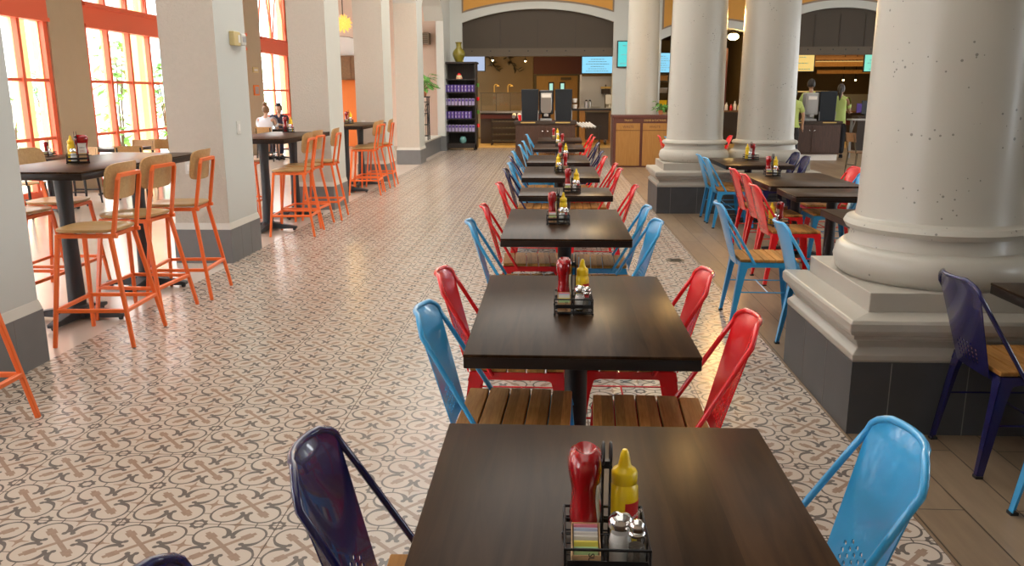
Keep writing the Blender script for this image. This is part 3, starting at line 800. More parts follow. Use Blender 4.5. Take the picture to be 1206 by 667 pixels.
# ------------------------------------------------------------------ bar stools
def make_stool():
    t = thing('bar_stool', 'x', 'stool')
    s = MB(); NX = 8; n = 20
    ring = []
    for k in range(28):
        a = 2*PI*k/28; ca, sa = math.cos(a), math.sin(a)
        ring.append((.205*math.copysign(abs(ca)**.55, ca), .20*math.copysign(abs(sa)**.55, sa)))
    vs, fs = [], []
    lv = [(.02, .738), (.35, .738), (.7, .742), (.95, .75), (1, .747), (1, .735), (.96, .728), (.5, .722), (.02, .72)]
    for q, z in lv: vs += [(x*q, y*q, z) for x, y in ring]
    N = 28
    for i in range(len(lv)-1):
        for k in range(N): fs.append((i*N+k, i*N+(k+1) % N, (i+1)*N+(k+1) % N, (i+1)*N+k))
    fs += [tuple(range(N)), tuple((len(lv)-1)*N+k for k in range(N))]
    s.add(vs, fs); s.build('seat', 'ply', t, smooth=50)
    W = .027
    FL = {}
    for sx in (1, -1):
        for sy in (1, -1):
            top = Vector((sx*.165, sy*.165, .715)); bot = Vector((.22 if sx > 0 else -.28, sy*.255, 0)); FL[sx, sy] = (top, bot)
            MB().bar(top, bot, W, .023, ref=(1, 0, 0)).build('leg', 'orange', t, smooth=0, bevel=.003, seg=1)
    at = lambda k, z: FL[k][0].lerp(FL[k][1], 1-z/.715)
    f = MB()
    for a, b, z in (((1, 1), (1, -1), .235), ((-1, 1), (-1, -1), .235), ((1, 1), (-1, 1), .235), ((1, -1), (-1, -1), .235)): f.bar(at(a, z), at(b, z), W*.9)
    f.build('footrest', 'orange', t, smooth=0, bevel=.003, seg=1)
    a = MB()
    for p, q in (((.165, .165), (.165, -.165)), ((-.165, .165), (-.165, -.165)), ((.165, .165), (-.21, .165)), ((.165, -.165), (-.21, -.165))): a.bar((*p, .706), (*q, .706), W)
    a.build('seat_frame', 'orange', t, smooth=0, bevel=.003, seg=1)
    pts = [(-.185, .165, .706), (-.245, .155, 1.06), (-.249, .14, 1.085), (-.249, -.14, 1.085), (-.245, -.155, 1.06), (-.185, -.165, .706)]
    MB().sq(pts, W*.85, ref=(1, 0, 0)).build('back_frame', 'orange', t, smooth=0)
    bp = MB(); vs, fs = [], []
    outline = []
    for k in range(24):
        an = 2*PI*k/24; ca, sa = math.cos(an), math.sin(an)
        outline.append((.215*math.copysign(abs(ca)**.4, ca), .115*math.copysign(abs(sa)**.4, sa)))
    for q, off in ((.02, 0), (.5, 0), (1, 0), (1, .013), (.5, .013), (.02, .013)):
        for y, z in outline:
            yy = y*q; zz = z*q
            vs.append((-.232 - .17*zz*.9 + off + .9*yy*yy - .004, yy, 1.045+zz))
    for i in range(5):
        for k in range(24): fs.append((i*24+k, i*24+(k+1) % 24, (i+1)*24+(k+1) % 24, (i+1)*24+k))
    fs += [tuple(range(24)), tuple(120+k for k in range(24))]
    bp.add(vs, fs); bp.build('backrest', 'ply', t, smooth=50)
    return t
G_S = 'orange bar stools at the high tables'
G_H = 'high tables between the pillars'
HT = [(-3.79, -3.02, 5.18, 7.05, 'first'), (-3.77, -3.0, 9.2, 11.15, 'second'), (-3.77, -3.0, 13.1, 15.0, 'third')]
for k, (x0, x1, y0, y1, o) in enumerate(HT):
    table(x0, x1, y0, y1, 'dark high table, %s along the white pillars, counted from the open floor end' % o, G_H, True)
ST = [[5.165, 5.80, 6.41], [9.37, 9.98, 10.62], [13.3, 13.93, 14.55]]
PLACE3 = ['at its open-floor end', 'middle of three', 'by the next pillar']
for k in range(3):
    for i, y in enumerate(ST[k]):
        rz = PI + (.06, -.05, .08)[i]
        place('stool', make_stool, (-2.955 + (.0, -.06, -.01)[i] - (.0, .03, .08)[k], y, 0), rz, 'orange bar stool, aisle side of the %s high table, %s' % (ORD[k], PLACE3[i]), G_S)
        place('stool', make_stool, (-3.93 - .04*i, y+.1, 0), .05*(i-1), 'orange bar stool, window side of the %s high table, %s' % (ORD[k], PLACE3[i]), G_S)
place('stool', make_stool, (-2.835, 3.5, 0), PI+.02, 'orange bar stool cut off at the picture edge, in front of the slate pillar base', G_S)
# ------------------------------------------------------------------ condiment caddies
def make_caddy():
    t = thing('condiment_caddy', 'x', 'caddy')
    a, b = .0725, .077
    f = MB()
    for z, r in ((.012, .0022), (.036, .0022)):
        f.tube([(-a,-b,z),(a,-b,z),(a,b,z),(-a,b,z)], r, 6, closed=True)
    f.tube([(-a,-b,.062),(a,-b,.062),(a,b,.062),(-a,b,.062)], .003, 8, closed=True)
    for x in (-a, 0, a):
        for y in (-b, b): f.tube([(x, y, .0), (x, y, .062)], .0022, 6)
    for y in (-.03, .03):
        for x in (-a, a): f.tube([(x, y, .012), (x, y, .062)], .0018, 6)
    f.box((-a+.004, -b-.0022, .028), (a-.004, -b-.0008, .042))
    f.box((-a+.004, b+.0008, .028), (a-.004, b+.0022, .042))
    f.build('wire_frame', 'iron', t)
    g = MB()
    for k in range(7): x = -a + 2*a*k/6; g.tube([(x, -b, .0085), (x, b, .0085)], .0016, 5)
    for k in range(5): y = -b + 2*b*k/4; g.tube([(-a, y, .0065), (a, y, .0065)], .0016, 5)
    for x in (-a, a):
        for y in (-b, b): g.ball((x, y, .005), (.005, .005, .005), 8, 6)
    g.build('base_grid', 'iron', t)
    d = MB(); d.tube([(-a, -.005, .05), (a, -.005, .05)], .0022, 6); d.tube([(0, -b, .05), (0, -.005, .05)], .0022, 6); d.build('divider', 'iron', t)
    h = MB()
    for x in (-.0065, .0065):
        P = [(x, .0, .008), (x, .0, .185)] + [(x, .017*math.sin(PI*2*k/16 + PI), .205 - .02*math.cos(PI*2*k/16)) for k in range(17)]
        h.tube(P, .0023, 6)
    h.box((-.0095, -.005, .178), (.0095, .005, .192))
    h.build('handle', 'iron', t)
    return t
def patch(prof_r, sx, sy, a0, a1, z0, z1, off=.0008, n=10, m=6, key=False):
    mb = MB(); vs, fs = [], []
    for j in range(m+1):
        z = z0 + (z1-z0)*j/m; k = (1 - .18*(1-j/m)) if key else 1
        for i in range(n+1):
            c = (a0+a1)/2; a = c + (a0 + (a1-a0)*i/n - c)*k; r = prof_r(z)
            vs.append(((r*sx+off)*math.cos(a), (r*sy+off)*math.sin(a), z))
    for j in range(m):
        for i in range(n): fs.append((j*(n+1)+i, j*(n+1)+i+1, (j+1)*(n+1)+i+1, (j+1)*(n+1)+i))
    return mb.add(vs, fs)
def interp(prof):
    def f(z):
        for (r0, z0), (r1, z1) in zip(prof, prof[1:]):
            if z0 <= z <= z1 and z1 > z0: return r0 + (r1-r0)*(z-z0)/(z1-z0)
        return prof[-1][0]
    return f
ROT_XP = Matrix.Rotation(PI/2, 3, 'Z') @ Matrix.Rotation(PI/2, 3, 'X')      # text facing +x
KP = [(.026, 0), (.028, .003), (.028, .026), (.0245, .030), (.030, .044), (.0325, .062), (.029, .085), (.028, .11), (.0315, .128), (.036, .150), (.0365, .168), (.032, .182), (.022, .189), (.012, .181), (.0, .178)]
def make_ketchup():
    t = thing('ketchup_bottle', 'x', 'bottle')
    sx, sy = .87, 1.3
    MB().lathe(KP[3:], 28, (0, 0, 0), 0, sx, sy).build('body', 'ketchup', t, smooth=60)
    MB().lathe(KP[:4], 28, (0, 0, 0), 0, sx, sy).build('cap', 'ketchup', t, smooth=40)
    lb = patch(interp(KP), sx, sy, -.82, .82, .046, .130, key=True).build('label', 'label', t, smooth=60)
    text_part('lettering', 'HEINZ', .0125, 'ink', lb, (.0291, 0, .098), ROT_XP, .0004)
    text_part('lettering', 'TOMATO\nKETCHUP', .0085, 'inkred', lb, (.0288, 0, .072), ROT_XP, .0004)
    return t
MP = [(.024, 0), (.0265, .004), (.0265, .056), (.0255, .076), (.0265, .096), (.0255, .114), (.0215, .123)]
def make_mustard():
    t = thing('mustard_bottle', 'x', 'bottle')
    MB().lathe(MP, 24).build('body', 'mustard', t, smooth=50)
    MB().lathe([(.0225, .123), (.0235, .125), (.0235, .143), (.021, .148), (.0135, .153), (.0115, .158), (.009, .172), (.007, .181), (.004, .186), (0, .1865)], 24).build('nozzle_cap', 'mustard', t, smooth=50)
    lb = patch(interp(MP), 1, 1, -.8, .8, .034, .092).build('label', 'labelred', t, smooth=60)
    text_part('lettering', "French's", .0125, 'label', lb, (.0272, 0, .066), Matrix.Rotation(.22, 3, 'X') @ ROT_XP, .0004)
    return t
def make_salt():
    t = thing('salt_shaker', 'x', 'shaker')
    g = MB(); P = [(.017, 0), (.021, .003), (.0225, .012)]
    for k in range(5): P += [(.0225-.0006*k, .016+.009*k), (.0205-.0006*k, .0205+.009*k)]
    P += [(.017, .068), (.0175, .072)]
    g.lathe(P, 24); g.build('glass', 'clear', t, smooth=60)
    MB().lathe([(.016, .003), (.0198, .006), (.0195, .045), (.016, .060), (.0, .062)], 20).build('salt', 'salt', t, smooth=50)
    MB().lathe([(.0185, .070), (.0215, .072), (.022, .080), (.021, .087), (.015, .094), (.006, .098), (0, .0985)], 24).build('cap', 'chrome', t, smooth=50)
    return t
def make_pepper():
    t = thing('pepper_shaker', 'x', 'shaker')
    def fr(r0, r1, z0, z1): return MB().lathe([(r0, z0), (r1, z1)], 8)
    fr(.0195, .0125, 0, .070).build('glass', 'clear', t, smooth=20)
    fr(.0175, .0135, .003, .050).build('pepper', 'pepper', t, smooth=20)
    MB().lathe([(.0145, .069), (.0155, .071), (.0155, .075), (.0125, .078), (.0135, .084), (.0125, .091), (.007, .097), (0, .0985)], 20).build('cap', 'chrome', t, smooth=50)
    return t
def make_sugar():
    t = thing('sugar_packet_box', 'x', 'box')
    b = MB(); w, d, h, th = .025, .033, .052, .0015
    b.box((-w, -d, 0), (w, d, th)); b.box((-w, -d, 0), (w, -d+th, h-.014)); b.box((-w, d-th, 0), (w, d, h+.012))
    for s in (-1, 1):
        x0, x1 = (s*w, s*(w-th)); x0, x1 = min(x0, x1), max(x0, x1)
        b.hexa([(x0,-d,0),(x1,-d,0),(x1,d,0),(x0,d,0),(x0,-d,h-.014),(x1,-d,h-.014),(x1,d,h+.012),(x0,d,h+.012)])
    cb = b.build('card_box', 'card', t, smooth=0)
    text_part('lettering', 'SUGAR', .015, 'ink', t, (.008, -d-.0004, .019), Matrix.Rotation(PI/2, 3, 'X') @ Matrix.Rotation(-PI/2, 3, 'Z'), .0003)
    for k, (m, y, z) in enumerate((('pink', .026, .062), ('bluep', .019, .059), ('label', .011, .056), ('label', .003, .053), ('yellowp', -.008, .049), ('greenp', -.018, .043))):
        for q in range(2):
            yy = y-.0028*q
            p = MB().hexa([(-.021, yy-.004, .004), (.021, yy-.004, .004), (.021, yy-.0028, .004), (-.021, yy-.0028, .004), (-.021, yy+.004, z), (.021, yy+.004, z), (.021, yy+.0052, z), (-.021, yy+.0052, z)])
            p.build('packet', m, t, smooth=0)
    return t
MK = {'ketchup': make_ketchup, 'mustard': make_mustard, 'salt': make_salt, 'pepper': make_pepper, 'sugar': make_sugar}
NM = {'ketchup': 'red ketchup bottle', 'mustard': 'yellow mustard bottle', 'salt': 'glass salt shaker with chrome cap', 'pepper': 'small glass pepper shaker', 'sugar': 'kraft box of sugar packets'}
GR = {'ketchup': 'ketchup bottles in the caddies', 'mustard': 'mustard bottles in the caddies', 'salt': 'salt shakers in the caddies', 'pepper': 'pepper shakers in the caddies', 'sugar': 'sugar packet boxes in the caddies'}
LAY = {'ketchup': (-.036, .034, 0), 'mustard': (.035, .037, -.75), 'sugar': (-.036, -.040, 0), 'salt': (.0245, -.030, 0), 'pepper': (.0505, -.055, .3)}
def caddy(x, y, z, rz, where, swap=False, only=None, kr=None):
    place('caddy', make_caddy, (x, y, z), rz, 'black wire condiment caddy on ' + where, 'condiment caddies')
    for k in (only or LAY):
        lx, ly, lr = LAY[k]
        if swap: lx = -lx
        c, s = math.cos(rz), math.sin(rz)
        place(k, MK[k], (x + c*lx - s*ly, y + s*lx + c*ly, z+.0105), rz + (kr if kr is not None and k == 'ketchup' else lr + (PI if swap else 0)), NM[k] + ' on ' + where, GR[k])
CAD = [(8, .099, 1.355, 0, False), (7, .083, 3.12, 0, False), (6, .035, 5.36, .03, False), (5, .165, 7.12, -.05, False), (4, .095, 8.98, .1, True), (3, .13, 10.95, 0, False), (2, .11, 13.55, 0, True), (1, .045, 15.8, .05, False)]
for k, x, y, rz, sw in CAD: caddy(x, y, .75, rz, 'the %s table from the black-tower station' % ORD[k-1], sw)
caddy(2.52, 10.78, .75, .2, 'the table against the paired columns', True, ['ketchup', 'mustard', 'salt'])
caddy(2.24, 8.62, .75, -.1, 'the table with three red chairs', False, ['ketchup', 'mustard', 'salt', 'sugar'])
caddy(1.93, 7.16, .462, .2, 'the seat of a red chair', True, ['ketchup', 'mustard', 'salt', 'sugar'])
caddy(-3.47, 5.93, 1.09, .53, 'the first high table', True, ['ketchup', 'mustard', 'salt', 'sugar'], -PI/2)
caddy(-3.50, 10.95, 1.09, .3, 'the second high table', False, ['ketchup', 'mustard', 'salt'])
caddy(-3.52, 14.35, 1.09, .3, 'the third high table', False, ['ketchup', 'mustard', 'salt', 'sugar'])

# ------------------------------------------------------------------ window-side tables, wooden chairs
def make_wchair(wood, metal):
    def f():
        t = thing('wooden_chair', 'x', 'chair')
        MB().box((-.19, -.2, .435), (.2, .2, .455)).build('seat', wood, t, bevel=.006)
        for sx in (-1, 1):
            for sy in (-1, 1):
                MB().bar((sx*.17, sy*.18, .435), (sx*.2, sy*.2, 0), .03, .022, ref=(1, 0, 0)).build('leg', metal, t, smooth=0, bevel=.003, seg=1)
        for sy in (-1, 1): MB().tube([(-.18, sy*.17, .43), (-.22, sy*.17, .6), (-.25, sy*.165, .8)], .013, 8).build('back_post', metal, t)
        b = MB(); vs, fs = [], []
        for off in (0, .014):
            for j in range(4):
                for i in range(9):
                    y = -.2 + .05*i; z = .65 + .058*j
                    vs.append((-.245 - (z-.65)*.15 - .9*(.04-y*y)*.6 + off + .022, y, z))
        for o in (0, 36):
            for j in range(3):
                for i in range(8): q = (o+j*9+i, o+j*9+i+1, o+j*9+i+10, o+j*9+i+9); fs.append(q if o else q[::-1])
        ring = list(range(9)) + [17, 26] + list(range(35, 26, -1)) + [18, 9]
        n = len(ring); fs += [(ring[i], ring[(i+1) % n], ring[(i+1) % n]+36, ring[i]+36) for i in range(n)]
        b.add(vs, fs); b.build('backrest', wood, t, smooth=40)
        MB().bar((-.185, -.19, .2), (-.185, .19, .2), .02).bar((.185, -.19, .2), (.185, .19, .2), .02).build('stretcher', metal, t, smooth=0)
        return t
    return f
WC1, WC2 = make_wchair('ply', 'iron'), make_wchair('brownstain', 'bronze')
G_W = 'small tables by the windows'
table(-7.35, -6.55, 10.75, 11.55, 'small dark table by the window before the taupe pier', G_W)
table(-7.45, -6.65, 12.75, 13.55, 'small dark table in front of the taupe window pier', G_W)
table(-7.4, -6.6, 14.9, 15.7, 'small dark table by the window past the taupe pier', G_W)
table(-7.3, -6.5, 20.25, 21.05, 'small table where the two seated guests eat', G_W)
caddy(-6.95, 11.2, .75, .3, 'the window table before the taupe pier', False, ['ketchup', 'sugar', 'salt'])
caddy(-6.95, 15.2, .75, -.6, 'the window table past the taupe pier', False, ['ketchup', 'salt', 'sugar'])
G_WC = 'wooden chairs at the window tables'
for x, y, r, l in [(-6.95, 10.55, PI/2, 'plywood-backed chair on the open side of the window table before the taupe pier'), (-6.95, 11.85, -PI/2, 'plywood-backed chair between the first window table and the taupe pier'),
                   (-6.5, 12.6, PI/2+.3, 'plywood-backed chair just before the table at the taupe pier'), (-7.05, 13.85, -PI/2, 'plywood-backed chair behind the table at the taupe pier'),
                   (-6.9, 14.6, PI/2+.1, 'plywood-backed chair before the window table past the taupe pier'), (-7.0, 16.05, -PI/2, 'plywood-backed chair behind the window table past the taupe pier'),
                   (-6.93, 20.0, PI/2, 'chair under the seated guest in white'), (-6.97, 21.4, -PI/2, 'chair under the seated guest in dark blue')]:
    place('wc1', WC1, (x, y, 0), r, l, G_WC)
for x, y, r, l in [(6.05, 16.75, .12, 'brown wooden chair with bronze legs, the one closer to the worker in black trousers'), (6.42, 16.3, .05, 'brown wooden chair with bronze legs, the one closer to the big column')]:
    place('wc2', WC2, (x, y, 0), r, l, 'brown wooden chairs by the far counter')
table(6.75, 7.55, 16.0, 17.0, 'dark table at the two brown wooden chairs', 'small tables by the far counter')

# ------------------------------------------------------------------ people
def evaluated(o):
    bpy.context.view_layer.update()
    me = bpy.data.meshes.new_from_object(o.evaluated_get(bpy.context.evaluated_depsgraph_get()))
    bpy.data.objects.remove(o); return me
def skin_mesh(nodes, edges, root, sub=2):
    """nodes: name -> (pos, radius or (rx, ry))"""
    names = list(nodes); me = bpy.data.meshes.new('skin')
    me.from_pydata([nodes[n][0] for n in names], [(names.index(a), names.index(b)) for a, b in edges], [])
    o = bpy.data.objects.new('skin', me); COL.objects.link(o)
    md = o.modifiers.new('s', 'SKIN'); md.use_smooth_shade = True; md.branch_smoothing = .6
    for i, n in enumerate(names):
        r = nodes[n][1]; me.skin_vertices[0].data[i].radius = r if isinstance(r, tuple) else (r, r)
        me.skin_vertices[0].data[i].use_root = (n == root)
    s = o.modifiers.new('u', 'SUBSURF'); s.levels = s.render_levels = sub
    return evaluated(o)
def from_meshes(name, meshes, m, parent, voxel=0.):
    bm = bmesh.new()
    for me in meshes: bm.from_mesh(me)
    me = bpy.data.meshes.new(name); bm.to_mesh(me); bm.free()
    o = bpy.data.objects.new(name, me); COL.objects.link(o)
    if voxel:
        r = o.modifiers.new('r', 'REMESH'); r.mode = 'VOXEL'; r.voxel_size = voxel; r.use_smooth_shade = True
        sm = o.modifiers.new('sm', 'SMOOTH'); sm.factor = .5; sm.iterations = 2
        me = evaluated(o); o = bpy.data.objects.new(name, me); COL.objects.link(o)
    me.name = name; me.materials.clear(); me.materials.append(M[m])
    for p in me.polygons: p.use_smooth = True; p.material_index = 0
    if parent: o.parent = parent
    return o
def head_mb(c, s=1.):
    """face looks to +x"""
    m = MB(); vs, fs = [], []; N, K = 20, 14
    for j in range(K+1):
        t = PI*j/K; z = -math.cos(t)*.118
        for i in range(N):
            a = 2*PI*i/N; ca, sa = math.cos(a), math.sin(a); r = max(math.sin(t), .02)
            x = ca*r*.096; y = sa*r*.075
            if z < -.03: x *= 1 + z*1.2 if ca < 0 else 1; y *= 1 + (z+.03)*2.4
            vs.append((c[0]+x*s, c[1]+y*s, c[2]+z*s))
    for j in range(K):
        for i in range(N): fs.append((j*N+i, j*N+(i+1) % N, (j+1)*N+(i+1) % N, (j+1)*N+i))
    fs += [tuple(range(N))[::-1], tuple(K*N+i for i in range(N))]
    m.add(vs, fs)
    q = lambda x, y, z: (c[0]+x*s, c[1]+y*s, c[2]+z*s)
    m.tube([q(.085, 0, .02), q(.105, 0, -.012), q(.112, 0, -.026), q(.09, 0, -.034)], [.009, .012, .015, .01], 8)       # nose
    for sy in (-1, 1):
        m.ball(q(-.005, sy*.076, -.005), (.02, .012, .032), 8, 6); m.ball(q(.078, sy*.03, .03), (.02, .024, .008), 8, 6)  # ears, brows
    m.ball(q(.084, 0, -.06), (.014, .026, .007), 8, 6); m.ball(q(.078, 0, -.095), (.018, .024, .02), 8, 6)                # lips, chin
    return m
def hand_mb(w, d, side, curl=.5):
    """w wrist, d direction of the fingers; thumb to the inside"""
    m = MB(); w = Vector(w); d = Vector(d).normalized(); up = Vector((0, 0, 1)) if abs(d.z) < .8 else Vector((1, 0, 0))
    s = d.cross(up).normalized(); n = s.cross(d).normalized()
    if abs(d.z) > .8: s, n = Vector((1, 0, 0)), Vector((0, side, 0))
    m.tube([w - d*.03, w + d*.02, w + d*.07, w + d*.09], [.024, .03, .032, .024], 10)
    for k, (o, L) in enumerate(((-.03, .068), (-.010, .078), (.011, .073), (.030, .056))):
        a = w + d*.078 + s*o; b = a + d*L*.5 - n*L*.12*curl*side; e = b + d*L*.42 - n*L*.45*curl*side
        m.tube([a - d*.02, a, b, e], [.0105, .0105, .0095, .0075], 8)
    a = w + d*.025 + s*.026; m.tube([a, a + s*.028 + d*.03, a + s*.034 + d*.06 - n*.01*side], [.014, .0125, .009], 8)
    return m
def mb_mesh(mb):
    o = mb.build('tmp', 'skin'); me = o.data; bpy.data.objects.remove(o); return me
def person(label, loc, rz, J, shirt, pants, hairm, skinm, hair_kind, sc=1., long_pants=True, sleeves='short'):
    """J: joints with y-mirrored names; looks to +x"""
    t = thing('person', label, 'person', loc, rz); 
    if sc != 1: t.scale = (sc, sc, sc)
    V = lambda k: Vector(J[k])
    N = {}; E_ = []
    add = lambda n, p, r: N.__setitem__(n, (tuple(p), r))
    add('pel', V('pel'), (.115, .09)); add('waist', V('pel').lerp(V('chest'), .45), (.125, .095)); add('chest', V('chest'), (.130, .09)); add('neckb', V('neck'), .052); add('neckt', V('neck').lerp(V('head'), .6), .05)
    E_ += [('pel', 'waist'), ('waist', 'chest'), ('chest', 'neckb'), ('neckb', 'neckt')]
    for s in ('l', 'r'):
        add('sh'+s, V('sh'+s), .044); add('um'+s, V('sh'+s).lerp(V('el'+s), .5), .045); add('el'+s, V('el'+s), .042); add('fm'+s, V('el'+s).lerp(V('wr'+s), .35), .041); add('wr'+s, V('wr'+s), .027)
        add('hip'+s, V('hip'+s), .095); add('tm'+s, V('hip'+s).lerp(V('kn'+s), .45), .083); add('kn'+s, V('kn'+s), .057); add('cm'+s, V('kn'+s).lerp(V('an'+s), .35), .056); add('an'+s, V('an'+s), .037); add('toe'+s, V('an'+s) + Vector((.15, 0, -.045)), .03)
        E_ += [('chest', 'sh'+s), ('sh'+s, 'um'+s), ('um'+s, 'el'+s), ('el'+s, 'fm'+s), ('fm'+s, 'wr'+s), ('pel', 'hip'+s), ('hip'+s, 'tm'+s), ('tm'+s, 'kn'+s), ('kn'+s, 'cm'+s), ('cm'+s, 'an'+s), ('an'+s, 'toe'+s)]
    meshes = [skin_mesh(N, E_, 'pel')]
    meshes.append(mb_mesh(head_mb(V('head'))))
    for s, sg in (('l', 1), ('r', -1)): meshes.append(mb_mesh(hand_mb(V('wr'+s), V('wr'+s) - V('el'+s), sg)))
    from_meshes('body', meshes, skinm, t, .0065)
    g = lambda n, k=1.28, e=.014: (N[n][0], tuple(v*k+e for v in N[n][1]) if isinstance(N[n][1], tuple) else N[n][1]*k+e)
    # shirt
    S = {n: g(n) for n in ('pel', 'waist', 'chest')}; S['neckb'] = (tuple(V('neck') + Vector((0, 0, .02))), .074); S['hem'] = (tuple(V('pel') - (V('chest')-V('pel')).normalized()*.09), (.155, .125)); SE = [('hem', 'pel'), ('pel', 'waist'), ('waist', 'chest'), ('chest', 'neckb')]
    for s in ('l', 'r'):
        S['sh'+s] = (N['sh'+s][0], .085); S['um'+s] = (N['um'+s][0], .070); SE += [('chest', 'sh'+s), ('sh'+s, 'um'+s)]
        S['sl'+s] = (tuple(V('sh'+s).lerp(V('el'+s), .86)), .066); SE.append(('um'+s, 'sl'+s))
    from_meshes('shirt', [skin_mesh(S, SE, 'pel')], shirt, t)
    Q = {'pel': (tuple(V('pel') - Vector((0, 0, .03))), (.165, .135)), 'belt': (tuple(V('pel').lerp(V('chest'), .28)), (.13, .10))}; QE = [('pel', 'belt')]
    for s in ('l', 'r'):
        Q['hip'+s] = g('hip'+s, 1.15); Q['tm'+s] = g('tm'+s, 1.15); Q['kn'+s] = g('kn'+s, 1.2); QE += [('pel', 'hip'+s), ('hip'+s, 'tm'+s), ('tm'+s, 'kn'+s)]
        if long_pants: Q['cm'+s] = g('cm'+s, 1.15); Q['an'+s] = (tuple(V('an'+s) + Vector((0, 0, .0))), .06); QE += [('kn'+s, 'cm'+s), ('cm'+s, 'an'+s)]
    from_meshes('trousers' if long_pants else 'shorts', [skin_mesh(Q, QE, 'pel')], pants, t)
    for s in ('l', 'r'):
        a = V('an'+s); z0 = a.z - .085
        m = MB(); m.tube([a + Vector((-.06, 0, -.045)), a + Vector((0, 0, -.03)), a + Vector((.09, 0, -.045)), a + Vector((.19, 0, -.06))], [.036, .045, .042, .028], 10)
        m.cbox((a.x+.06, a.y, z0+.012), (.26, .085, .024)); m.build('shoe', 'blackcloth', t, smooth=50)
    H = V('head'); h = MB(); vs, fs = [], []
    NN, KK = 20, 10
    low = {'short': -.055, 'ponytail': -.07, 'bun': -.055}[hair_kind]
    for j in range(KK+1):
        for i in range(NN):
            a = 2*PI*i/NN; ca, sa = math.cos(a), math.sin(a)
            lo = low if ca < .35 else .045
            th = math.acos(max(-1, min(1, lo/.125))) * (1 - j/KK)
            r = math.sin(th) if j < KK else .02
            vs.append((H.x + ca*r*.106 - .006, H.y + sa*r*.086, H.z + math.cos(th)*.13))
    for j in range(KK):
        for i in range(NN): fs.append((j*NN+i, j*NN+(i+1) % NN, (j+1)*NN+(i+1) % NN, (j+1)*NN+i))
    fs.append(tuple(KK*NN+i for i in range(NN)))
    h.add(vs, fs)
    if hair_kind == 'ponytail': h.tube([H + Vector((-.09, 0, .04)), H + Vector((-.135, 0, 0)), H + Vector((-.14, .01, -.12)), H + Vector((-.125, .015, -.27))], [.03, .042, .036, .012], 10)
    if hair_kind == 'bun': h.ball((H.x-.045, H.y, H.z+.145), (.052, .055, .048), 12, 8)
    h.build('hair', hairm, t, smooth=60)
    e = MB()
    for sg in (-1, 1): e.ball((H.x+.083, H.y+sg*.03, H.z+.012), (.012, .014, .01), 10, 8)
    e.build('eyes', 'white', t)
    return t
STAND = dict(pel=(0, 0, .97), chest=(.01, 0, 1.27), neck=(0, 0, 1.47), head=(.03, 0, 1.635), shl=(0, .165, 1.405), shr=(0, -.165, 1.405), ell=(.0, .235, 1.14), elr=(.0, -.235, 1.14), wrl=(.13, .21, .92), wrr=(.13, -.21, .92),
             hipl=(0, .09, .92), hipr=(0, -.09, .92), knl=(.02, .1, .5), knr=(.02, -.1, .5), anl=(0, .11, .09), anr=(0, -.11, .09))
def pose(**k): d = dict(STAND); d.update(k); return d
WORK = dict(ell=(.10, .215, 1.13), elr=(.10, -.215, 1.13), wrl=(.34, .16, 1.12), wrr=(.34, -.16, 1.12))
person('standing worker in a lime polo with short dark hair, back turned, behind counter', (6.45, 21.62, 0), PI/2, pose(**WORK), 'lime', 'blackcloth', 'hair', 'skind', 'short', 1.10)
person('standing worker in a lime polo and black trousers with a dark ponytail, beside the counter', (7.08, 21.3, 0), PI/2-.35, pose(wrr=(.3, -.22, 1.08), elr=(.07, -.215, 1.12), wrl=(.31, .14, 1.05), ell=(.08, .205, 1.12)), 'lime', 'blackcloth', 'hair', 'skind', 'ponytail', 1.03)
person('worker mostly hidden by the far column, only a lime sleeve and bare arm showing', (5.55, 19.9, 0), PI/2, pose(elr=(-.02, -.25, 1.12), wrr=(.03, -.26, .86)), 'lime', 'blackcloth', 'hair', 'skind', 'short', .97)
SIT = dict(pel=(-.02, 0, .56), chest=(.0, 0, .87), neck=(.03, 0, 1.06), head=(.08, 0, 1.215), shl=(.02, .18, 1.01), shr=(.02, -.18, 1.01), ell=(.16, .23, .78), elr=(.16, -.23, .78), wrl=(.36, .13, .81), wrr=(.36, -.13, .81),
           hipl=(.07, .115, .53), hipr=(.07, -.115, .53), knl=(.42, .12, .53), knr=(.42, -.12, .53), anl=(.40, .12, .09), anr=(.40, -.12, .09))
person('seated guest in a white shirt with brown hair in a bun, back turned', (-6.93, 19.98, 0), PI/2, SIT, 'whitecloth', 'greencloth', 'hairb', 'skin', 'bun', 1.0, False)
person('seated guest in a dark blue shirt facing the one in white', (-7.05, 21.43, 0), -PI/2, SIT, 'navycloth', 'navycloth', 'hair', 'skin', 'short', 1.02, True)
# ------------------------------------------------------------------ mug shelf, vase, plants
sh = thing('display_shelf', 'tall black wooden display shelf full of purple cartons against the pale wall', 'shelf', (-2.685, 24.3, 0))
X0, X1, D = -.485, .485, .3
MB().box((X0, -D, .06), (X0+.04, D, 2.42)).build('side_panel', 'blackwood', sh, smooth=0)
MB().box((X1-.04, -D, .06), (X1, D, 2.42)).build('side_panel', 'blackwood', sh, smooth=0)
MB().box((X0+.04, D-.03, .1), (X1-.04, D, 2.42)).build('back_panel', 'blackwood', sh, smooth=0)
MB().box((X0-.03, -D-.03, 2.42), (X1+.03, D+.02, 2.47)).build('top', 'blackwood', sh, smooth=0, bevel=.006)
SZ = [.20, .53, .90, 1.27, 1.64, 2.00]
for z in SZ: MB().box((X0+.04, -D+.01, z-.03), (X1-.04, D-.03, z)).build('shelf_board', 'blackwood', sh, smooth=0)
MB().box((X0, -D, .06), (X1, -D+.03, .17)).build('plinth', 'blackwood', sh, smooth=0)
for x in (X0+.06, X1-.06):
    for y in (-D+.06, D-.06): MB().lathe([(.03, 0), (.03, .06)], 10, (x, y, 0)).build('foot', 'iron', sh)
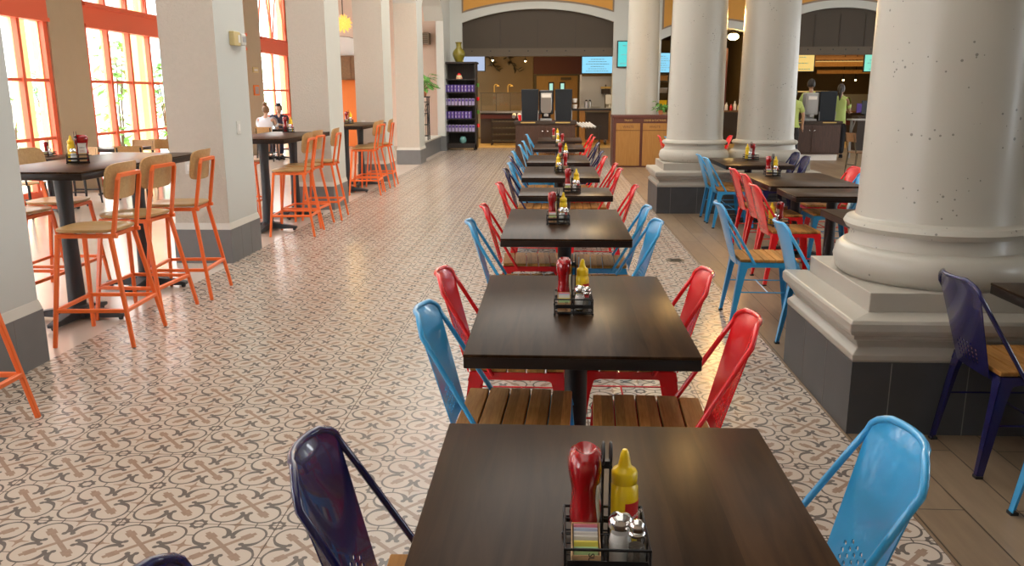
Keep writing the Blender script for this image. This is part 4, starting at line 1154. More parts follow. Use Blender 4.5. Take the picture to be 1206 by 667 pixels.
for z, m in ((1.83, 'leaf'), (1.45, 'red'), (1.08, 'leaf'), (.7, 'red')):
    def mk():
        t = thing('hanging_mug', 'x', 'mug')
        MB().lathe([(.035, 0), (.04, .01), (.042, .1), (.038, .1), (.036, .012), (0, .012)], 16).build('cup', m, t)
        MB().tube([(.0, -.04, .08), (0, -.075, .075), (0, -.08, .045), (0, -.045, .02)], .007, 8).build('handle', m, t)
        return t
    place('mug_'+m, mk, (-2.685+X1+.045, 24.1, z-.05), 0, '%s mug on the side of the black display shelf, %s' % ('green' if m == 'leaf' else 'red', {1.83: 'topmost of the four', 1.45: 'the upper red one', 1.08: 'the lower green one', .7: 'lowest of the four'}[z]), 'mugs on the shelf side')
def make_carton():
    t = thing('purple_carton', 'x', 'carton')
    MB().box((-.042, -.05, 0), (.042, .05, .20)).build('box', 'purple', t, smooth=0, bevel=.003, seg=1)
    MB().box((-.034, -.0515, .02), (-.004, -.05, .18)).build('front_label', 'lilac', t, smooth=0)
    MB().box((-.03, -.052, .09), (.03, -.0512, .12)).build('band', 'purple', t, smooth=0)
    return t
def make_carton2():
    t = thing('lilac_carton', 'x', 'carton')
    MB().box((-.038, -.05, 0), (.038, .05, .19)).build('box', 'lilac', t, smooth=0, bevel=.003, seg=1)
    MB().box((-.03, -.0515, .11), (.03, -.05, .17)).build('front_label', 'purple', t, smooth=0)
    return t
ROWN = {1.64: ('top row', 9, False), 1.27: ('second row', 9, True), .90: ('third row', 8, False), .53: ('bottom row', 9, True)}
for z, (rn, n, lil) in ROWN.items():
    for i in range(n):
        x = -2.685 - .385 + .098*i
        place('lil' if lil else 'pur', make_carton2 if lil else make_carton, (x, 24.09, z+.001), random.uniform(-.08, .08),
              '%s carton in the %s of the black shelf, number %s from the column pilaster' % ('lilac' if lil else 'purple', rn, ORD[i]), 'purple cartons on the display shelf')
t = thing('ornament', 'red and cream tiered ornament on the top shelf under the vase', 'ornament', (-2.685, 24.1, 2.001))
MB().lathe([(.09, 0), (.09, .05), (.075, .055)], 20).build('base_tier', 'cream', t); MB().lathe([(.075, .055), (.075, .1), (.05, .105)], 20).build('middle_tier', 'cream', t)
MB().lathe([(.055, .105), (.05, .14), (.02, .165), (0, .17)], 20).build('top_tier', 'red', t); MB().lathe([(.093, .018), (.093, .034)], 20).build('ribbon', 'labelred', t)
tag(MB().lathe([(.04, 0), (.08, .01), (.10, .06), (.095, .13), (.07, .17), (.075, .19), (.065, .19), (.06, .17), (0, .16)], 24).build('teal_pot', 'tealpot', None), 'round teal glazed pot on the lowest shelf', 'pot')
bpy.data.objects['teal_pot'].location = (-2.60, 24.1, .201)
v = MB().lathe([(.085, 0), (.1, .01), (.115, .05), (.17, .17), (.178, .24), (.15, .31), (.085, .38), (.07, .43), (.075, .50), (.10, .545), (.09, .55), (.06, .5), (.05, .43), (0, .42)], 32).build('vase', 'vase', None)
v.location = (-2.70, 24.25, 2.47); tag(v, 'olive green ceramic vase on top of the black display shelf', 'vase')
def fern(name, label, loc, n, L, pot_r, pot_h, group=None):
    t = thing(name, label, 'plant', loc)
    MB().lathe([(pot_r*.7, 0), (pot_r, pot_h), (pot_r*1.08, pot_h), (pot_r*1.08, pot_h+.02), (pot_r*.9, pot_h+.02), (pot_r*.85, pot_h-.02), (0, pot_h-.02)], 20).build('pot', 'terracotta', t)
    f, s = MB(), MB()
    for k in range(n):
        a = random.uniform(0, 2*PI); e = random.uniform(.15, 1.2); r = L*random.uniform(.5, 1)
        tip = Vector((math.cos(a)*math.cos(e)*r, math.sin(a)*math.cos(e)*r, pot_h + math.sin(e)*r))
        s.tube([(0, 0, pot_h-.01), tip*.6 + Vector((0, 0, pot_h*.45)), tip], [.006, .005, .003], 5)
        leaf(f, tip - Vector((math.cos(a), math.sin(a), 0))*.02, (math.cos(a), math.sin(a), random.uniform(-.6, .1)), L*.5, L*.13)
    s.build('stalks', 'leaf', t); f.build('leaves', 'leaf', t, smooth=0)
    return t
ps = thing('plant_stand', 'black iron plant stand on the low wall between the last pillars', 'stand', (-3.33, 21.4, .44))
for sx in (-1, 1):
    for sy in (-1, 1): MB().bar((sx*.14, sy*.14, 0), (sx*.14, sy*.14, 1.06), .028).build('leg', 'iron', ps, smooth=0)
g = MB()
for sx in (-1, 1):
    for z in (.1, .38, .66, .95): g.bar((sx*.14, -.14, z), (sx*.14, .14, z), .018); g.bar((-.14, sx*.14, z), (.14, sx*.14, z), .018)
    g.bar((sx*.14, -.14, .1), (sx*.14, .14, .95), .012); g.bar((-.14, sx*.14, .1), (.14, sx*.14, .95), .012); g.bar((-.05, sx*.14, .1), (-.05, sx*.14, .95), .012); g.bar((.05, sx*.14, .1), (.05, sx*.14, .95), .012)
g.build('grille', 'iron', ps, smooth=0)
MB().box((-.17, -.17, 1.06), (.17, .17, 1.09)).build('tray', 'iron', ps, smooth=0)
fern('potted_plant', 'leafy green plant in a terracotta pot on the black iron stand', (-3.33, 21.4, 1.53), 60, .46, .14, .16)
ac = thing('wall_unit', 'grey louvred air unit on the peach wall above the plant', 'air conditioner', (-3.95, 26, 3.05))
MB().box((-.75, -.28, 0), (.2, 0, .34)).build('housing', 'panelborder', ac, smooth=0, bevel=.02)
lv = MB()
for k in range(5): lv.box((-.7, -.288, .05+.055*k), (.15, -.28, .075+.055*k))
lv.build('louvres', 'bronze', ac, smooth=0)
wc = thing('wall_cabinet', 'brown slatted wooden cabinet hung above the orange wall', 'cabinet', (-6.5, 26, 2.02))
MB().box((-.7, -.3, 0), (.7, -.04, .70)).build('carcass', 'brownstain', wc, smooth=0)
for k in range(4): MB().box((-.68+.345*k, -.33, .03), (-.36+.345*k, -.30, .67)).build('door', 'brownstain', wc, smooth=0)
pl = thing('pendant_lamp', 'amber star-shaped glass pendant lamp hanging between the pillars', 'lamp', (-4.94, 20, 3.2))
MB().tube([(0, 0, .1), (0, 0, 2.4)], .012, 6).build('cord', 'bronze', pl)
st = MB(); st.ball((0, 0, 0), .09, 14, 10)
for k in range(46):
    z = 1-2*(k+.5)/46; a = k*2.39996; r = math.sqrt(1-z*z); d = Vector((r*math.cos(a), r*math.sin(a), z))
    st.tube([d*.05, d*.17, d*.225], [.035, .022, .003], 5)
st.build('glass_star', 'lampamber', pl, smooth=0)
# fittings on the pillars and the floor
al = thing('fire_alarm', 'beige alarm call box with a horn on the pillar face', 'alarm', (-3.06, 8.06, 2.03))
MB().box((0, -.09, 0), (.05, .07, .13)).build('box', 'beigebox', al, smooth=0, bevel=.006); MB().box((.05, .01, .03), (.055, .05, .1)).build('plate', 'label', al, smooth=0)
MB().box((0, .085, .01), (.06, .2, .12)).build('horn', 'switch', al, smooth=0, bevel=.012); MB().box((.06, .1, .04), (.064, .18, .09)).build('lens', 'greyplastic', al, smooth=0)
def plate(name, label, loc, rz, w=.075, h=.12):
    t = thing(name, label, 'switch' if 'switch' in name else 'outlet', loc, rz)
    MB().box((-w/2, -.008, 0), (w/2, 0, h)).build('cover', 'switch', t, smooth=0, bevel=.003)
    MB().box((-w*.2, -.013, h*.25), (w*.2, -.008, h*.75)).build('rocker' if 'switch' in name else 'socket', 'label', t, smooth=0)
plate('light_switch', 'white switch plate on the pillar below the alarm box', (-3.06, 8.03, 1.2), PI/2, .1, .125)
plate('wall_outlet', 'small outlet on the textured face behind the first high table', (-3.40, 7.626, .85), 0)
plate('wall_outlet', 'small outlet on the textured pillar face behind the third high table', (-3.46, 15.196, 1.0), 0)
for y, z, h, m, l in ((22.33, 2.15, .14, 'beigebox', 'small cream notice on the pier by the glass doors'), (22.3, 1.56, .27, 'wallorange', 'orange-framed plaque on the pier by the glass doors')):
    t = thing('wall_plaque', l, 'plaque', (-7.94, y, z))
    MB().box((0, -.19, 0), (.03, .19, h)).build('frame', m, t, smooth=0, bevel=.005); MB().box((.03, -.13, .04), (.034, .13, h-.04)).build('face', 'greyplastic' if m == 'wallorange' else 'label', t, smooth=0)
fd = thing('floor_drain', 'round dark floor drain in the patterned tiles', 'drain', (1.19, 7.91, 0))
MB().lathe([(.085, 0), (.085, .003), (.075, .004), (0, .004)], 24).build('rim', 'bronze', fd); g = MB()
for k in range(-3, 4): g.cbox((0, k*.018, .0045), (.1, .006, .002))
g.build('slots', 'iron', fd, smooth=0)

# ------------------------------------------------------------------ self-service stations
def cabinet(name, label, x0, x1, y0, y1, h, ndoor=2, plinth='darkwood'):
    t = thing(name, label, 'counter', ((x0+x1)/2, (y0+y1)/2, 0)); w, d = (x1-x0)/2, (y1-y0)/2
    MB().box((-w+.03, -d+.04, 0), (w-.03, d-.03, .15)).build('plinth', plinth, t, smooth=0)
    MB().box((-w, -d, .15), (w, d, h-.07)).build('body', 'darkwood', t, smooth=0)
    MB().box((-w-.03, -d-.03, h-.07), (w+.03, d+.03, h)).build('worktop', 'kdark', t, smooth=0, bevel=.006)
    for k in range(ndoor):
        a = -w + .03 + k*(2*w-.06)/ndoor; b = a + (2*w-.06)/ndoor - .015
        dd = MB().box((a, -d-.02, .19), (b, -d, h-.12)).build('door', 'darkwood', t, smooth=0, bevel=.004)
        xk = b-.05 if k == 0 else a+.05
        MB().ball((xk, -d-.035, h-.22), .017, 10, 8).build('knob', 'chrome', dd)
    for s in (-1, 1): MB().box((s*w*.58-.16, -d-.034, h-.045), (s*w*.58+.16, -d-.03, h-.02)).build('brass_strip', 'gold', t, smooth=0)
    return t
def tower(label, x, y, z, w, d, h):
    t = thing('black_tower', label, 'dispenser', (x, y, z))
    MB().hexa([(-w/2+.014,-d/2,0),(w/2-.014,-d/2,0),(w/2-.014,d/2,0),(-w/2+.014,d/2,0),(-w/2,-d/2-.02,h),(w/2,-d/2-.02,h),(w/2,d/2,h),(-w/2,d/2,h)]).build('housing', 'slateplastic', t, smooth=0, bevel=.012)
    s = MB()
    for q in (-1, 1): s.bar((q*(w/2-.012), -d/2-.005, .01), (q*(w/2-.004), -d/2-.016, .22), .014)
    s.build('side_trim', 'greyplastic', t, smooth=0)
cabinet('service_counter', 'dark wooden counter with two black towers at the far end of the table row', -.83, .48, 18.45, 19.15, 1.0)
tower('slate black tower on the counter, on its window side', -.52, 18.8, 1.0, .38, .4, .68)
tower('slate black tower on the counter, on its column side', .22, 18.8, 1.0, .38, .4, .68)
def dispenser(label, x, y, z, body, face):
    t = thing('drink_dispenser', label, 'dispenser', (x, y, z))
    MB().box((-.16, -.12, .14), (.16, .16, .66)).build('housing', body, t, smooth=0, bevel=.03)
    f = MB(); vs = [(-.12, .24), (-.1, .18), (0, .15), (.1, .18), (.12, .24), (.12, .6), (-.12, .6)]
    f.prism(vs, -.135, -.12, 'y'); f.build('front_panel', face, t, smooth=0, bevel=.006)
    MB().box((-.10, -.137, .5), (.10, -.134, .58)).build('badge', 'label' if face != 'label' else 'greyplastic', t, smooth=0)
    MB().box((-.05, -.14, .09), (.05, -.02, .15)).build('spout', 'greyplastic', t, smooth=0, bevel=.008); MB().box((-.13, -.12, 0), (.13, .14, .05)).build('drip_tray', 'greyplastic', t, smooth=0, bevel=.006)
    MB().box((-.1, .02, .04), (.1, .14, .16)).build('pedestal', body, t, smooth=0)
    return t
dispenser('drink dispenser with a pale metal front between the two black towers', -.16, 18.75, 1.0, 'black', 'steel')
def cup(label, loc, m, r, h, lid=None):
    t = thing('paper_cup', label, 'cup', loc)
    MB().lathe([(r*.75, 0), (r, h), (r*.94, h), (r*.7, .006), (0, .006)], 16).build('cup', m, t)
    if lid: MB().lathe([(r*1.05, h), (r*1.05, h+.012), (r*.8, h+.02), (0, h+.02)], 16).build('lid', lid, t)
cup('red and white cup at the window end of the counter', (-.74, 18.62, 1.0), 'red', .045, .13, 'label')
for k in range(2): 
    t = thing('cup_stack', 'stack of white lids on a bracket beside the second black tower, %s' % ('upper one' if k else 'lower one'), 'cups', (.47, 18.85, 1.26+.13*k), 0, 'white stacks by the black tower')
    MB().lathe([(.045, 0), (.055, .09), (.05, .09), (0, .01)], 16).build('stack', 'white', t); MB().box((-.12, -.01, -.02), (.05, .01, 0)).build('bracket', 'iron', t, smooth=0)
cabinet('service_counter', 'dark wooden side counter with a white plinth where the workers in lime stand', 5.5, 6.85, 20.4, 21.1, .93, 2, 'white')
tower('slate black tower on the side counter by the ponytailed worker', 6.55, 20.75, .93, .40, .4, .70)
tower('slate black tower on the side counter half hidden by the far column', 5.58, 20.75, .93, .30, .4, .70)
dispenser('grey drink dispenser on the side counter before the short-haired worker', 6.19, 20.7, .93, 'greyplastic', 'greyplastic')

bc = thing('bin_cabinet', 'maroon waste cabinet with two tan doors at the foot of the far columns', 'cabinet', (1.93, 18.83, 0))
MB().box((-.62, -.38, 0), (.62, .38, 1.06)).build('carcass', 'maroon', bc, smooth=0)
tp = MB().box((-.64, -.40, 1.06), (.64, .40, 1.12)).build('top', 'maroon', bc, smooth=0, bevel=.006)
for x0, x1 in ((-.56, -.04), (.02, .54)):
    d = MB().box((x0, -.40, .03), (x1, -.38, .79)).build('door', 'ochrewood', bc, smooth=0, bevel=.004)
    fl = MB().box((x0, -.40, .80), (x1, -.38, .95)).build('flap', 'ochrewood', bc, smooth=0, bevel=.004)
    text_part('lettering', 'WASTE', .075, 'maroon', fl, ((x0+x1)/2, -.4005, .872), ROT_FRONT, .0006)
hd = MB().box((-.6, -.385, .965), (.6, -.38, 1.055)).build('header', 'maroon', bc, smooth=0)
text_part('lettering', 'TRAYS', .06, 'gold', hd, (-.30, -.3855, 1.01), ROT_FRONT, .0006)
text_part('lettering', 'DISHES & FLATWARE', .06, 'gold', hd, (.28, -.3855, 1.01), ROT_FRONT, .0006, sx=.85)
fern('potted_plant', 'green potted plant on the tan bin cabinet behind the columns', (2.40, 19.05, 1.12), 30, .26, .06, .08)

# ------------------------------------------------------------------ screens
def screen(label, x, y, z0, z1, w, m, lines=6, rz=0.):
    t = thing('menu_screen', label, 'screen', (x, y, z0), rz); h = z1-z0
    MB().box((-w/2-.03, 0, -.03), (w/2+.03, .06, h+.03)).build('bezel', 'black', t, smooth=0, bevel=.006)
    MB().box((-w/2, -.004, 0), (w/2, 0, h)).build('display', m, t, smooth=0)
    if lines:
        g = MB()
        for k in range(lines):
            z = h*(.84 - .72*k/max(lines-1, 1)); ww = w*(.22 + .16*((k*7) % 3)/2); x0 = -ww
            while x0 < ww:
                l = random.uniform(.03, .09); g.box((x0, -.006, z-.011), (min(x0+l, ww), -.004, z+.011)); x0 += l + .02
        g.build('menu_lines', 'teal', t, smooth=0)
    a = MB().box((-.05, .06, h*.4), (.05, .3, h*.55)); a.build('mount_arm', 'iron', t, smooth=0)
    return t
screen('sky-blue menu screen with lines of text over the steel counter', 1.43, 28.2, 2.25, 2.77, 1.0, 'scr_blue')
screen('pale screen partly hidden behind the olive vase', -2.72, 28.2, 2.34, 2.8, .86, 'scr_pale', 0)
screen('teal screen on the pale pier beside the first thin column', 2.10, YB-.07, 2.36, 3.06, .46, 'scr_teal', 3)
screen('sky-blue menu screen glimpsed between the thin column and the fat one', 3.45, 27.9, 2.26, 2.86, .80, 'scr_blue', 7)
screen('yellow menu screen above the worker with short hair', 7.90, 28.0, 2.28, 2.80, .95, 'scr_yel', 3)
screen('mint green menu screen by the big column', 10.35, 28.0, 2.27, 2.80, .75, 'scr_mint', 5)

# ------------------------------------------------------------------ behind the first arch
fc = thing('food_counter', 'dark food counter with a glass guard behind the first arch', 'counter', (-1.4, 27.8, 0))
MB().box((-.98, -.35, 0), (.98, .35, .98)).build('base', 'kdark', fc, smooth=0); MB().box((-1.02, -.45, .98), (1.02, .4, 1.04)).build('worktop', 'steel', fc, smooth=0)
MB().box((-.98, -.40, .80), (.98, -.355, .93)).build('front_band', 'deepred', fc, smooth=0)
for x in (-.95, -.46, .0, .94): MB().box((x-.015, -.38, 1.04), (x+.015, -.35, 1.62)).build('guard_post', 'bronze', fc, smooth=0)
MB().box((-.98, -.40, 1.60), (.98, .1, 1.635)).build('guard_shelf', 'bronze', fc, smooth=0); MB().box((-.94, -.375, 1.22), (.94, -.368, 1.59)).build('guard_glass', 'clear', fc, smooth=0)
for x in (-.55, -.1):
    t = thing('heat_lamp', 'brass heat lamp arm above the food counter, %s' % ('nearer the display shelf' if x < -.3 else 'nearer the black towers'), 'lamp', (-1.4+x, 27.85, 1.636), 0, 'brass heat lamps')
    MB().tube([(0, 0, 0), (0, 0, .2), (.03, 0, .25), (.1, 0, .25)], .018, 8).build('arm', 'gold', t); MB().lathe([(.02, .24), (.06, .19), (.055, .19), (0, .22)], 14, (.12, 0, 0)).build('shade', 'gold', t)
t = thing('card_display', 'white notice card standing on the food counter', 'sign', (-.72, 27.5, 1.041)); MB().box((-.11, -.02, .0), (.11, .0, .03)).build('foot', 'steel', t, smooth=0); MB().box((-.11, -.012, .03), (.11, -.006, .36)).build('card', 'label', t, smooth=0)
tr = thing('tray_rack', 'low dark rack with tray rails in front of the food counter', 'rack', (-1.35, 26.7, 0))
for sx in (-1, 1):
    for sy in (-1, 1): MB().bar((sx*.6, sy*.25, 0), (sx*.6, sy*.25, .82), .04).build('post', 'kdark', tr, smooth=0)
for z in (.12, .32, .52, .72): 
    g = MB(); g.box((-.62, -.27, z), (.62, -.24, z+.03)).box((-.62, .24, z), (.62, .27, z+.03))
    for k in range(12): g.box((-.6+.11*k, -.25, z+.005), (-.57+.11*k, .25, z+.02))
    g.build('tray_rail', 'bronze', tr, smooth=0)
for k in range(4):
    t = thing('cup_tube', 'stack of clear cups lying on the tray rack, %s from the black towers' % ORD[3-k], 'cups', (-1.25+.16*k, 26.75, .83), 0, 'cup stacks on the tray rack')
    g = MB()
    for q in range(6): g.lathe([(.052, 0), (.064, .05), (.066, .05), (.06, .05), (.05, .0)], 14, (0, 0, 0))
    g = MB().tube([(0, -.2, .06), (0, .2, .1)], [.055, .065], 14); g.build('cups', 'white', t)
    MB().tube([(0, -.215, .058), (0, -.2, .06)], [.058, .058], 14).build('rim', 'greyplastic', t)
for k in range(5):
    t = thing('cup_tube', 'slanted tube of clear cups beside the counter on its column side, %s from the tower' % ORD[k], 'cups', (.62+.07*k, 19.2, .84), 0, 'slanted cup tubes')
    MB().tube([(-.10, 0, .10), (.05, -.05, .0)], [.026, .026], 12).build('cups', 'white', t); MB().tube([(.05, -.05, 0), (.06, -.053, -.008)], [.029, .029], 12).build('rim', 'greyplastic', t)
t = thing('cup_rail', 'thin rail carrying the slanted cup tubes', 'rail', (.8, 19.2, 0)); MB().box((-.32, .0, .84), (.3, .03, .87)).build('bar', 'iron', t, smooth=0)
MB().bar((.25, .015, 0), (.25, .015, .85), .03).build('post', 'iron', t, smooth=0); MB().box((.12, -.13, 0), (.38, .15, .015)).build('foot', 'iron', t, smooth=0)
rc = thing('steel_counter', 'stainless worktop with wooden front under the sky-blue menu screen', 'counter', (1.72, 28.2, 0))
MB().box((-.85, -.35, 0), (.8, .35, 1.06)).build('base', 'ochrewood', rc, smooth=0); MB().box((-.88, -.4, 1.06), (.8, .4, 1.13)).build('worktop', 'steel', rc, smooth=0, bevel=.005)
MB().box((-.85, .30, 1.13), (.8, .35, 2.15)).build('splashback', 'steel', rc, smooth=0); MB().box((-.86, -.36, 1.13), (-.80, .3, 2.2)).build('end_panel', 'steel', rc, smooth=0)
for x, l in ((1.08, 'steel canister on the stainless worktop, closer to the double doors'), (1.2, 'second steel canister on the stainless worktop')):
    t = thing('canister', l, 'canister', (x, 28.05, 1.131), 0, 'steel canisters'); MB().lathe([(.05, 0), (.05, .2), (.03, .22)], 16).build('body', 'steel', t); MB().lathe([(.03, .22), (.032, .26), (0, .265)], 16).build('lid', 'iron', t)
t = thing('tray', 'white oval tray lying on the stainless worktop', 'tray', (1.38, 28.0, 1.131)); MB().lathe([(.1, 0), (.2, .03), (.19, .03), (0, .008)], 24, sy=.7).build('dish', 'white', t)
t = thing('receipt_printer', 'white monitor seen from behind on the stainless worktop', 'monitor', (1.85, 28.05, 1.131)); MB().box((-.14, -.02, .12), (.14, .02, .42)).build('panel', 'white', t, smooth=0, bevel=.01); MB().box((-.03, 0, 0), (.03, .03, .14)).build('stem', 'white', t, smooth=0); MB().box((-.1, -.06, 0), (.1, .09, .015)).build('foot', 'white', t, smooth=0)
t = thing('heat_lamp', 'brass hood lamp above the stainless worktop', 'lamp', (1.72, 28.25, 1.131), 0, 'brass heat lamps'); MB().tube([(0, 0, 0), (0, 0, .75)], .02, 8).build('post', 'bronze', t); MB().box((-.16, -.2, .62), (.16, .1, .68)).build('hood', 'gold', t, smooth=0); MB().box((-.14, -.18, .45), (.14, .08, .61)).build('lamp_box', 'kdark', t, smooth=0)
ct = thing('service_cart', 'dark kitchen cart on castors before the stainless worktop', 'cart', (1.38, 27.0, 0))
MB().box((-.36, -.3, .16), (.36, .3, 1.0)).build('cabinet', 'kdark', ct, smooth=0, bevel=.01); MB().box((-.38, -.32, 1.0), (.38, .32, 1.04)).build('top', 'bronze', ct, smooth=0)
for s in (-1, 1): MB().box((s*.18-.15, -.31, .2), (s*.18+.15, -.3, .96)).build('door', 'kdark', ct, smooth=0)
for sx in (-1, 1):
    for sy in (-1, 1): MB().tube([(sx*.28-.02, sy*.22, .07), (sx*.28+.02, sy*.22, .07)], .07, 16).build('castor', 'black', ct); 
g = MB()
for sx in (-1, 1):
    for sy in (-1, 1): g.box((sx*.28-.03, sy*.22-.02, .07), (sx*.28+.03, sy*.22+.02, .165))
g.build('castor_forks', 'steel', ct, smooth=0)
for x, l in ((.55, 'black belt post near the double doors'), (2.3, 'black belt post behind the pale pier')):
    t = thing('belt_post', l, 'barrier post', (x, 26.3, 0), 0, 'queue barrier posts'); MB().lathe([(.16, 0), (.16, .015), (.03, .03), (.03, 1.1), (.04, 1.1), (.04, 1.16), (0, 1.17)], 18).build('post', 'iron', t); MB().box((-.045, -.045, 1.05), (.045, .045, 1.15)).build('belt_head', 'iron', t, smooth=0)
tag(MB().box((.6, 26.295, 1.07), (2.25, 26.305, 1.13)).build('barrier_belt', 'iron', None, smooth=0), 'black queue belt strung before the stainless counter', 'belt')
def vine(label, x, flip):
    t = thing('wall_ornament', label, 'ornament', (x, KY-.005, 2.36), 0, 'metal leaf ornaments'); s, f = MB(), MB()
    P = [Vector((flip*(-.2+.4*k/8 + .03*math.sin(k)), -.02, .5-.5*k/8)) for k in range(9)]; s.tube(P, .012, 6)
    for k in range(14): p = P[k % 9]; a = random.uniform(0, 2*PI); leaf(f, p, (math.cos(a), -.2, math.sin(a)), .2, .085)
    s.build('stem', 'bronze', t); f.build('leaves', 'bronze', t, smooth=0)
vine('dark metal leaf ornament on the kitchen wall, closer to the display shelf', -2.15, 1); vine('dark metal leaf ornament on the kitchen wall, closer to the double doors', -1.45, 1)
def downlight(label, x, y, z):
    t = thing('spot_lamp', label, 'lamp', (x, y, z), 0, 'kitchen spot lamps'); MB().tube([(0, 0, .02), (0, 0, 3.5-z)], .012, 6).build('stem', 'iron', t); MB().lathe([(.03, .05), (.05, 0), (.045, -.02), (.0, -.01)], 14).build('shade', 'iron', t); MB().ball((0, 0, -.03), .035, 12, 8).build('bulb', 'lampw', t)
downlight('lit spot lamp above the food counter', -2.05, 28.6, 2.72); downlight('lit spot lamp by the deep red panel', -.98, 29.4, 2.72)

# ------------------------------------------------------------------ behind the second arch
su = thing('pantry_shelf', 'open shelf of goods glimpsed left of the fat column', 'shelf', (3.65, 28.5, 0))
for x in (-.55, .55): MB().box((x-.03, -.25, 0), (x+.03, .25, 2.2)).build('upright', 'kdark', su, smooth=0)
for z in (.4, .8, 1.2, 1.6, 2.0): MB().box((-.55, -.25, z-.03), (.55, .25, z)).build('shelf_board', 'bronze', su, smooth=0)
for z, c in ((.8, ('label', 'cream', 'ochrewood')), (1.2, ('ochrewood', 'mustard', 'cream')), (1.6, ('greyplastic', 'steel', 'kdark')), (2.0, ('cream', 'ochrewood', 'bronze'))):
    for i, m in enumerate(c):
        t = thing('storage_bin', '%s bin on the pantry shelf, %s board, %s from the first arch' % ({'label': 'white', 'cream': 'cream', 'ochrewood': 'tan', 'mustard': 'yellow', 'greyplastic': 'grey', 'steel': 'steel', 'kdark': 'dark', 'bronze': 'bronze'}[m], {.8: 'second', 1.2: 'third', 1.6: 'fourth', 2.0: 'top'}[z], ORD[i]), 'bin', (3.3+.33*i, 28.42, z+.001), 0, 'bins on the pantry shelf')
        MB().hexa([(-.11,-.1,0),(.11,-.1,0),(.11,.1,0),(-.11,.1,0),(-.13,-.13,.16),(.13,-.13,.16),(.13,.13,.16),(-.13,.13,.16)]).build('bin', m, t, smooth=0, bevel=.008); MB().box((-.14, -.14, .15), (.14, .14, .17)).build('rim', m, t, smooth=0)
gl = thing('globe_lamp', 'glowing warm globe lamp under the second arch', 'lamp', (5.55, 27.0, 3.3)); MB().ball((0, 0, 0), (.17, .17, .11), 20, 12).build('globe', 'lampw', gl); MB().lathe([(.09, .08), (.09, .2)], 16).build('mount', 'bronze', gl)
bk = thing('back_bar', 'dark back counter with bottles seen between the paired columns', 'counter', (5.5, 27.6, 0)); MB().box((-.75, -.3, 0), (.75, .3, 1.0)).build('base', 'kdark', bk, smooth=0); MB().box((-.78, -.34, 1.0), (.78, .34, 1.05)).build('worktop', 'brownstain', bk, smooth=0)
MB().box((-.4, .32, 1.05), (.1, .36, 3.0)).build('back_panel', 'deepred', bk, smooth=0)
for i, (dx, m, h) in enumerate(((-.3, 'label', .3), (-.12, 'ochrewood', .22), (.05, 'salt', .26), (.2, 'red', .2), (.32, 'label', .3), (.45, 'cream', .22))):
    t = thing('bottle', '%s bottle on the dark back counter, %s from the red panel' % ({'label': 'white', 'ochrewood': 'amber', 'salt': 'pale', 'red': 'red', 'cream': 'cream'}[m], ORD[i]), 'bottle', (5.5+dx, 27.5, 1.051), 0, 'bottles on the back counter')
    MB().lathe([(.045, 0), (.05, .01), (.05, h*.6), (.02, h*.78), (.018, h)], 14).build('body', m, t); MB().lathe([(.021, h*.97), (.021, h*1.06), (0, h*1.06)], 12).build('stopper', 'iron', t)

# ------------------------------------------------------------------ behind the third arch
hd = thing('slatted_hood', 'warm slatted wooden canopy over the far counter', 'canopy', (9.9, 29.8, 2.2))
MB().box((-1.3, -.9, .25), (1.5, -.85, .40)).build('fascia', 'ochrewood', hd, smooth=0); MB().box((-1.1, -.8, .02), (1.4, -.74, .14)).build('lower_fascia', 'ochrewood', hd, smooth=0)
g = MB()
for k in range(22): x = -1.2+.12*k; g.bar((x, -.85, .42), (x, .9, 1.05), (.05, .04))
g.build('slats', 'ochrewood', hd, smooth=0); MB().hexa([(-1.3,-.86,.46),(1.5,-.86,.46),(1.5,1.0,1.13),(-1.3,1.0,1.13),(-1.3,-.86,.48),(1.5,-.86,.48),(1.5,1.0,1.15),(-1.3,1.0,1.15)]).build('deck', 'brownstain', hd, smooth=0)
MB().box((-1.2, -.9, .40), (1.4, -.88, .43)).build('light_strip', 'strip', hd, smooth=0)
for x in (-1.25, 1.45): MB().bar((x, .8, 1.1), (x, .8, 1.3), .05).build('hanger', 'iron', hd, smooth=0)
kc = thing('far_counter', 'brown serving counter with a back shelf behind the third arch', 'counter', (9.6, 29.0, 0)); MB().box((-2.4, -.35, 0), (2.4, .35, .95)).build('base', 'kdark', kc, smooth=0); MB().box((-2.45, -.4, .95), (2.45, .4, 1.0)).build('worktop', 'brownstain', kc, smooth=0)
MB().box((-2.3, -.37, .55), (2.3, -.351, .75)).build('front_band', 'deepred', kc, smooth=0); MB().box((.0, .1, 1.0), (1.9, .35, 1.55)).build('oven_block', 'steel', kc, smooth=0); MB().box((-2.3, .28, 1.62), (-.3, .35, 1.66)).build('light_rail', 'strip', kc, smooth=0)
MB().box((-2.35, .3, 1.0), (-2.3, .35, 1.66)).build('rail_post', 'steel', kc, smooth=0); MB().box((-.3, .3, 1.0), (-.25, .35, 1.66)).build('rail_post', 'steel', kc, smooth=0)
for x, l in ((9.75, 'lit spot lamp under the canopy, closer to the short-haired worker'), (10.15, 'lit spot lamp under the canopy, closer to the big column')): downlight(l, x, 29.2, 2.05)
rg = thing('cash_register', 'dark register with a purple lit screen near the big column', 'register', (8.82, 24.3, 0))
MB().box((-.3, -.25, 0), (.3, .25, .95)).build('stand', 'kdark', rg, smooth=0); MB().box((-.17, -.1, 1.0), (.17, -.05, 1.38)).build('screen_back', 'black', rg, smooth=0, bevel=.01); MB().box((-.05, -.05, .95), (.05, .05, 1.2)).build('stem', 'black', rg, smooth=0); MB().box((-.3, -.13, 1.05), (-.18, -.05, 1.3)).build('side_display', 'purple', rg, smooth=0)
sl = thing('serving_ledge', 'grey bracketed ledge beside the two brown wooden chairs', 'ledge', (7.8, 21.2, 0)); MB().box((-.5, -.2, .92), (.5, .2, .96)).build('top', 'greyplastic', sl, smooth=0, bevel=.008)
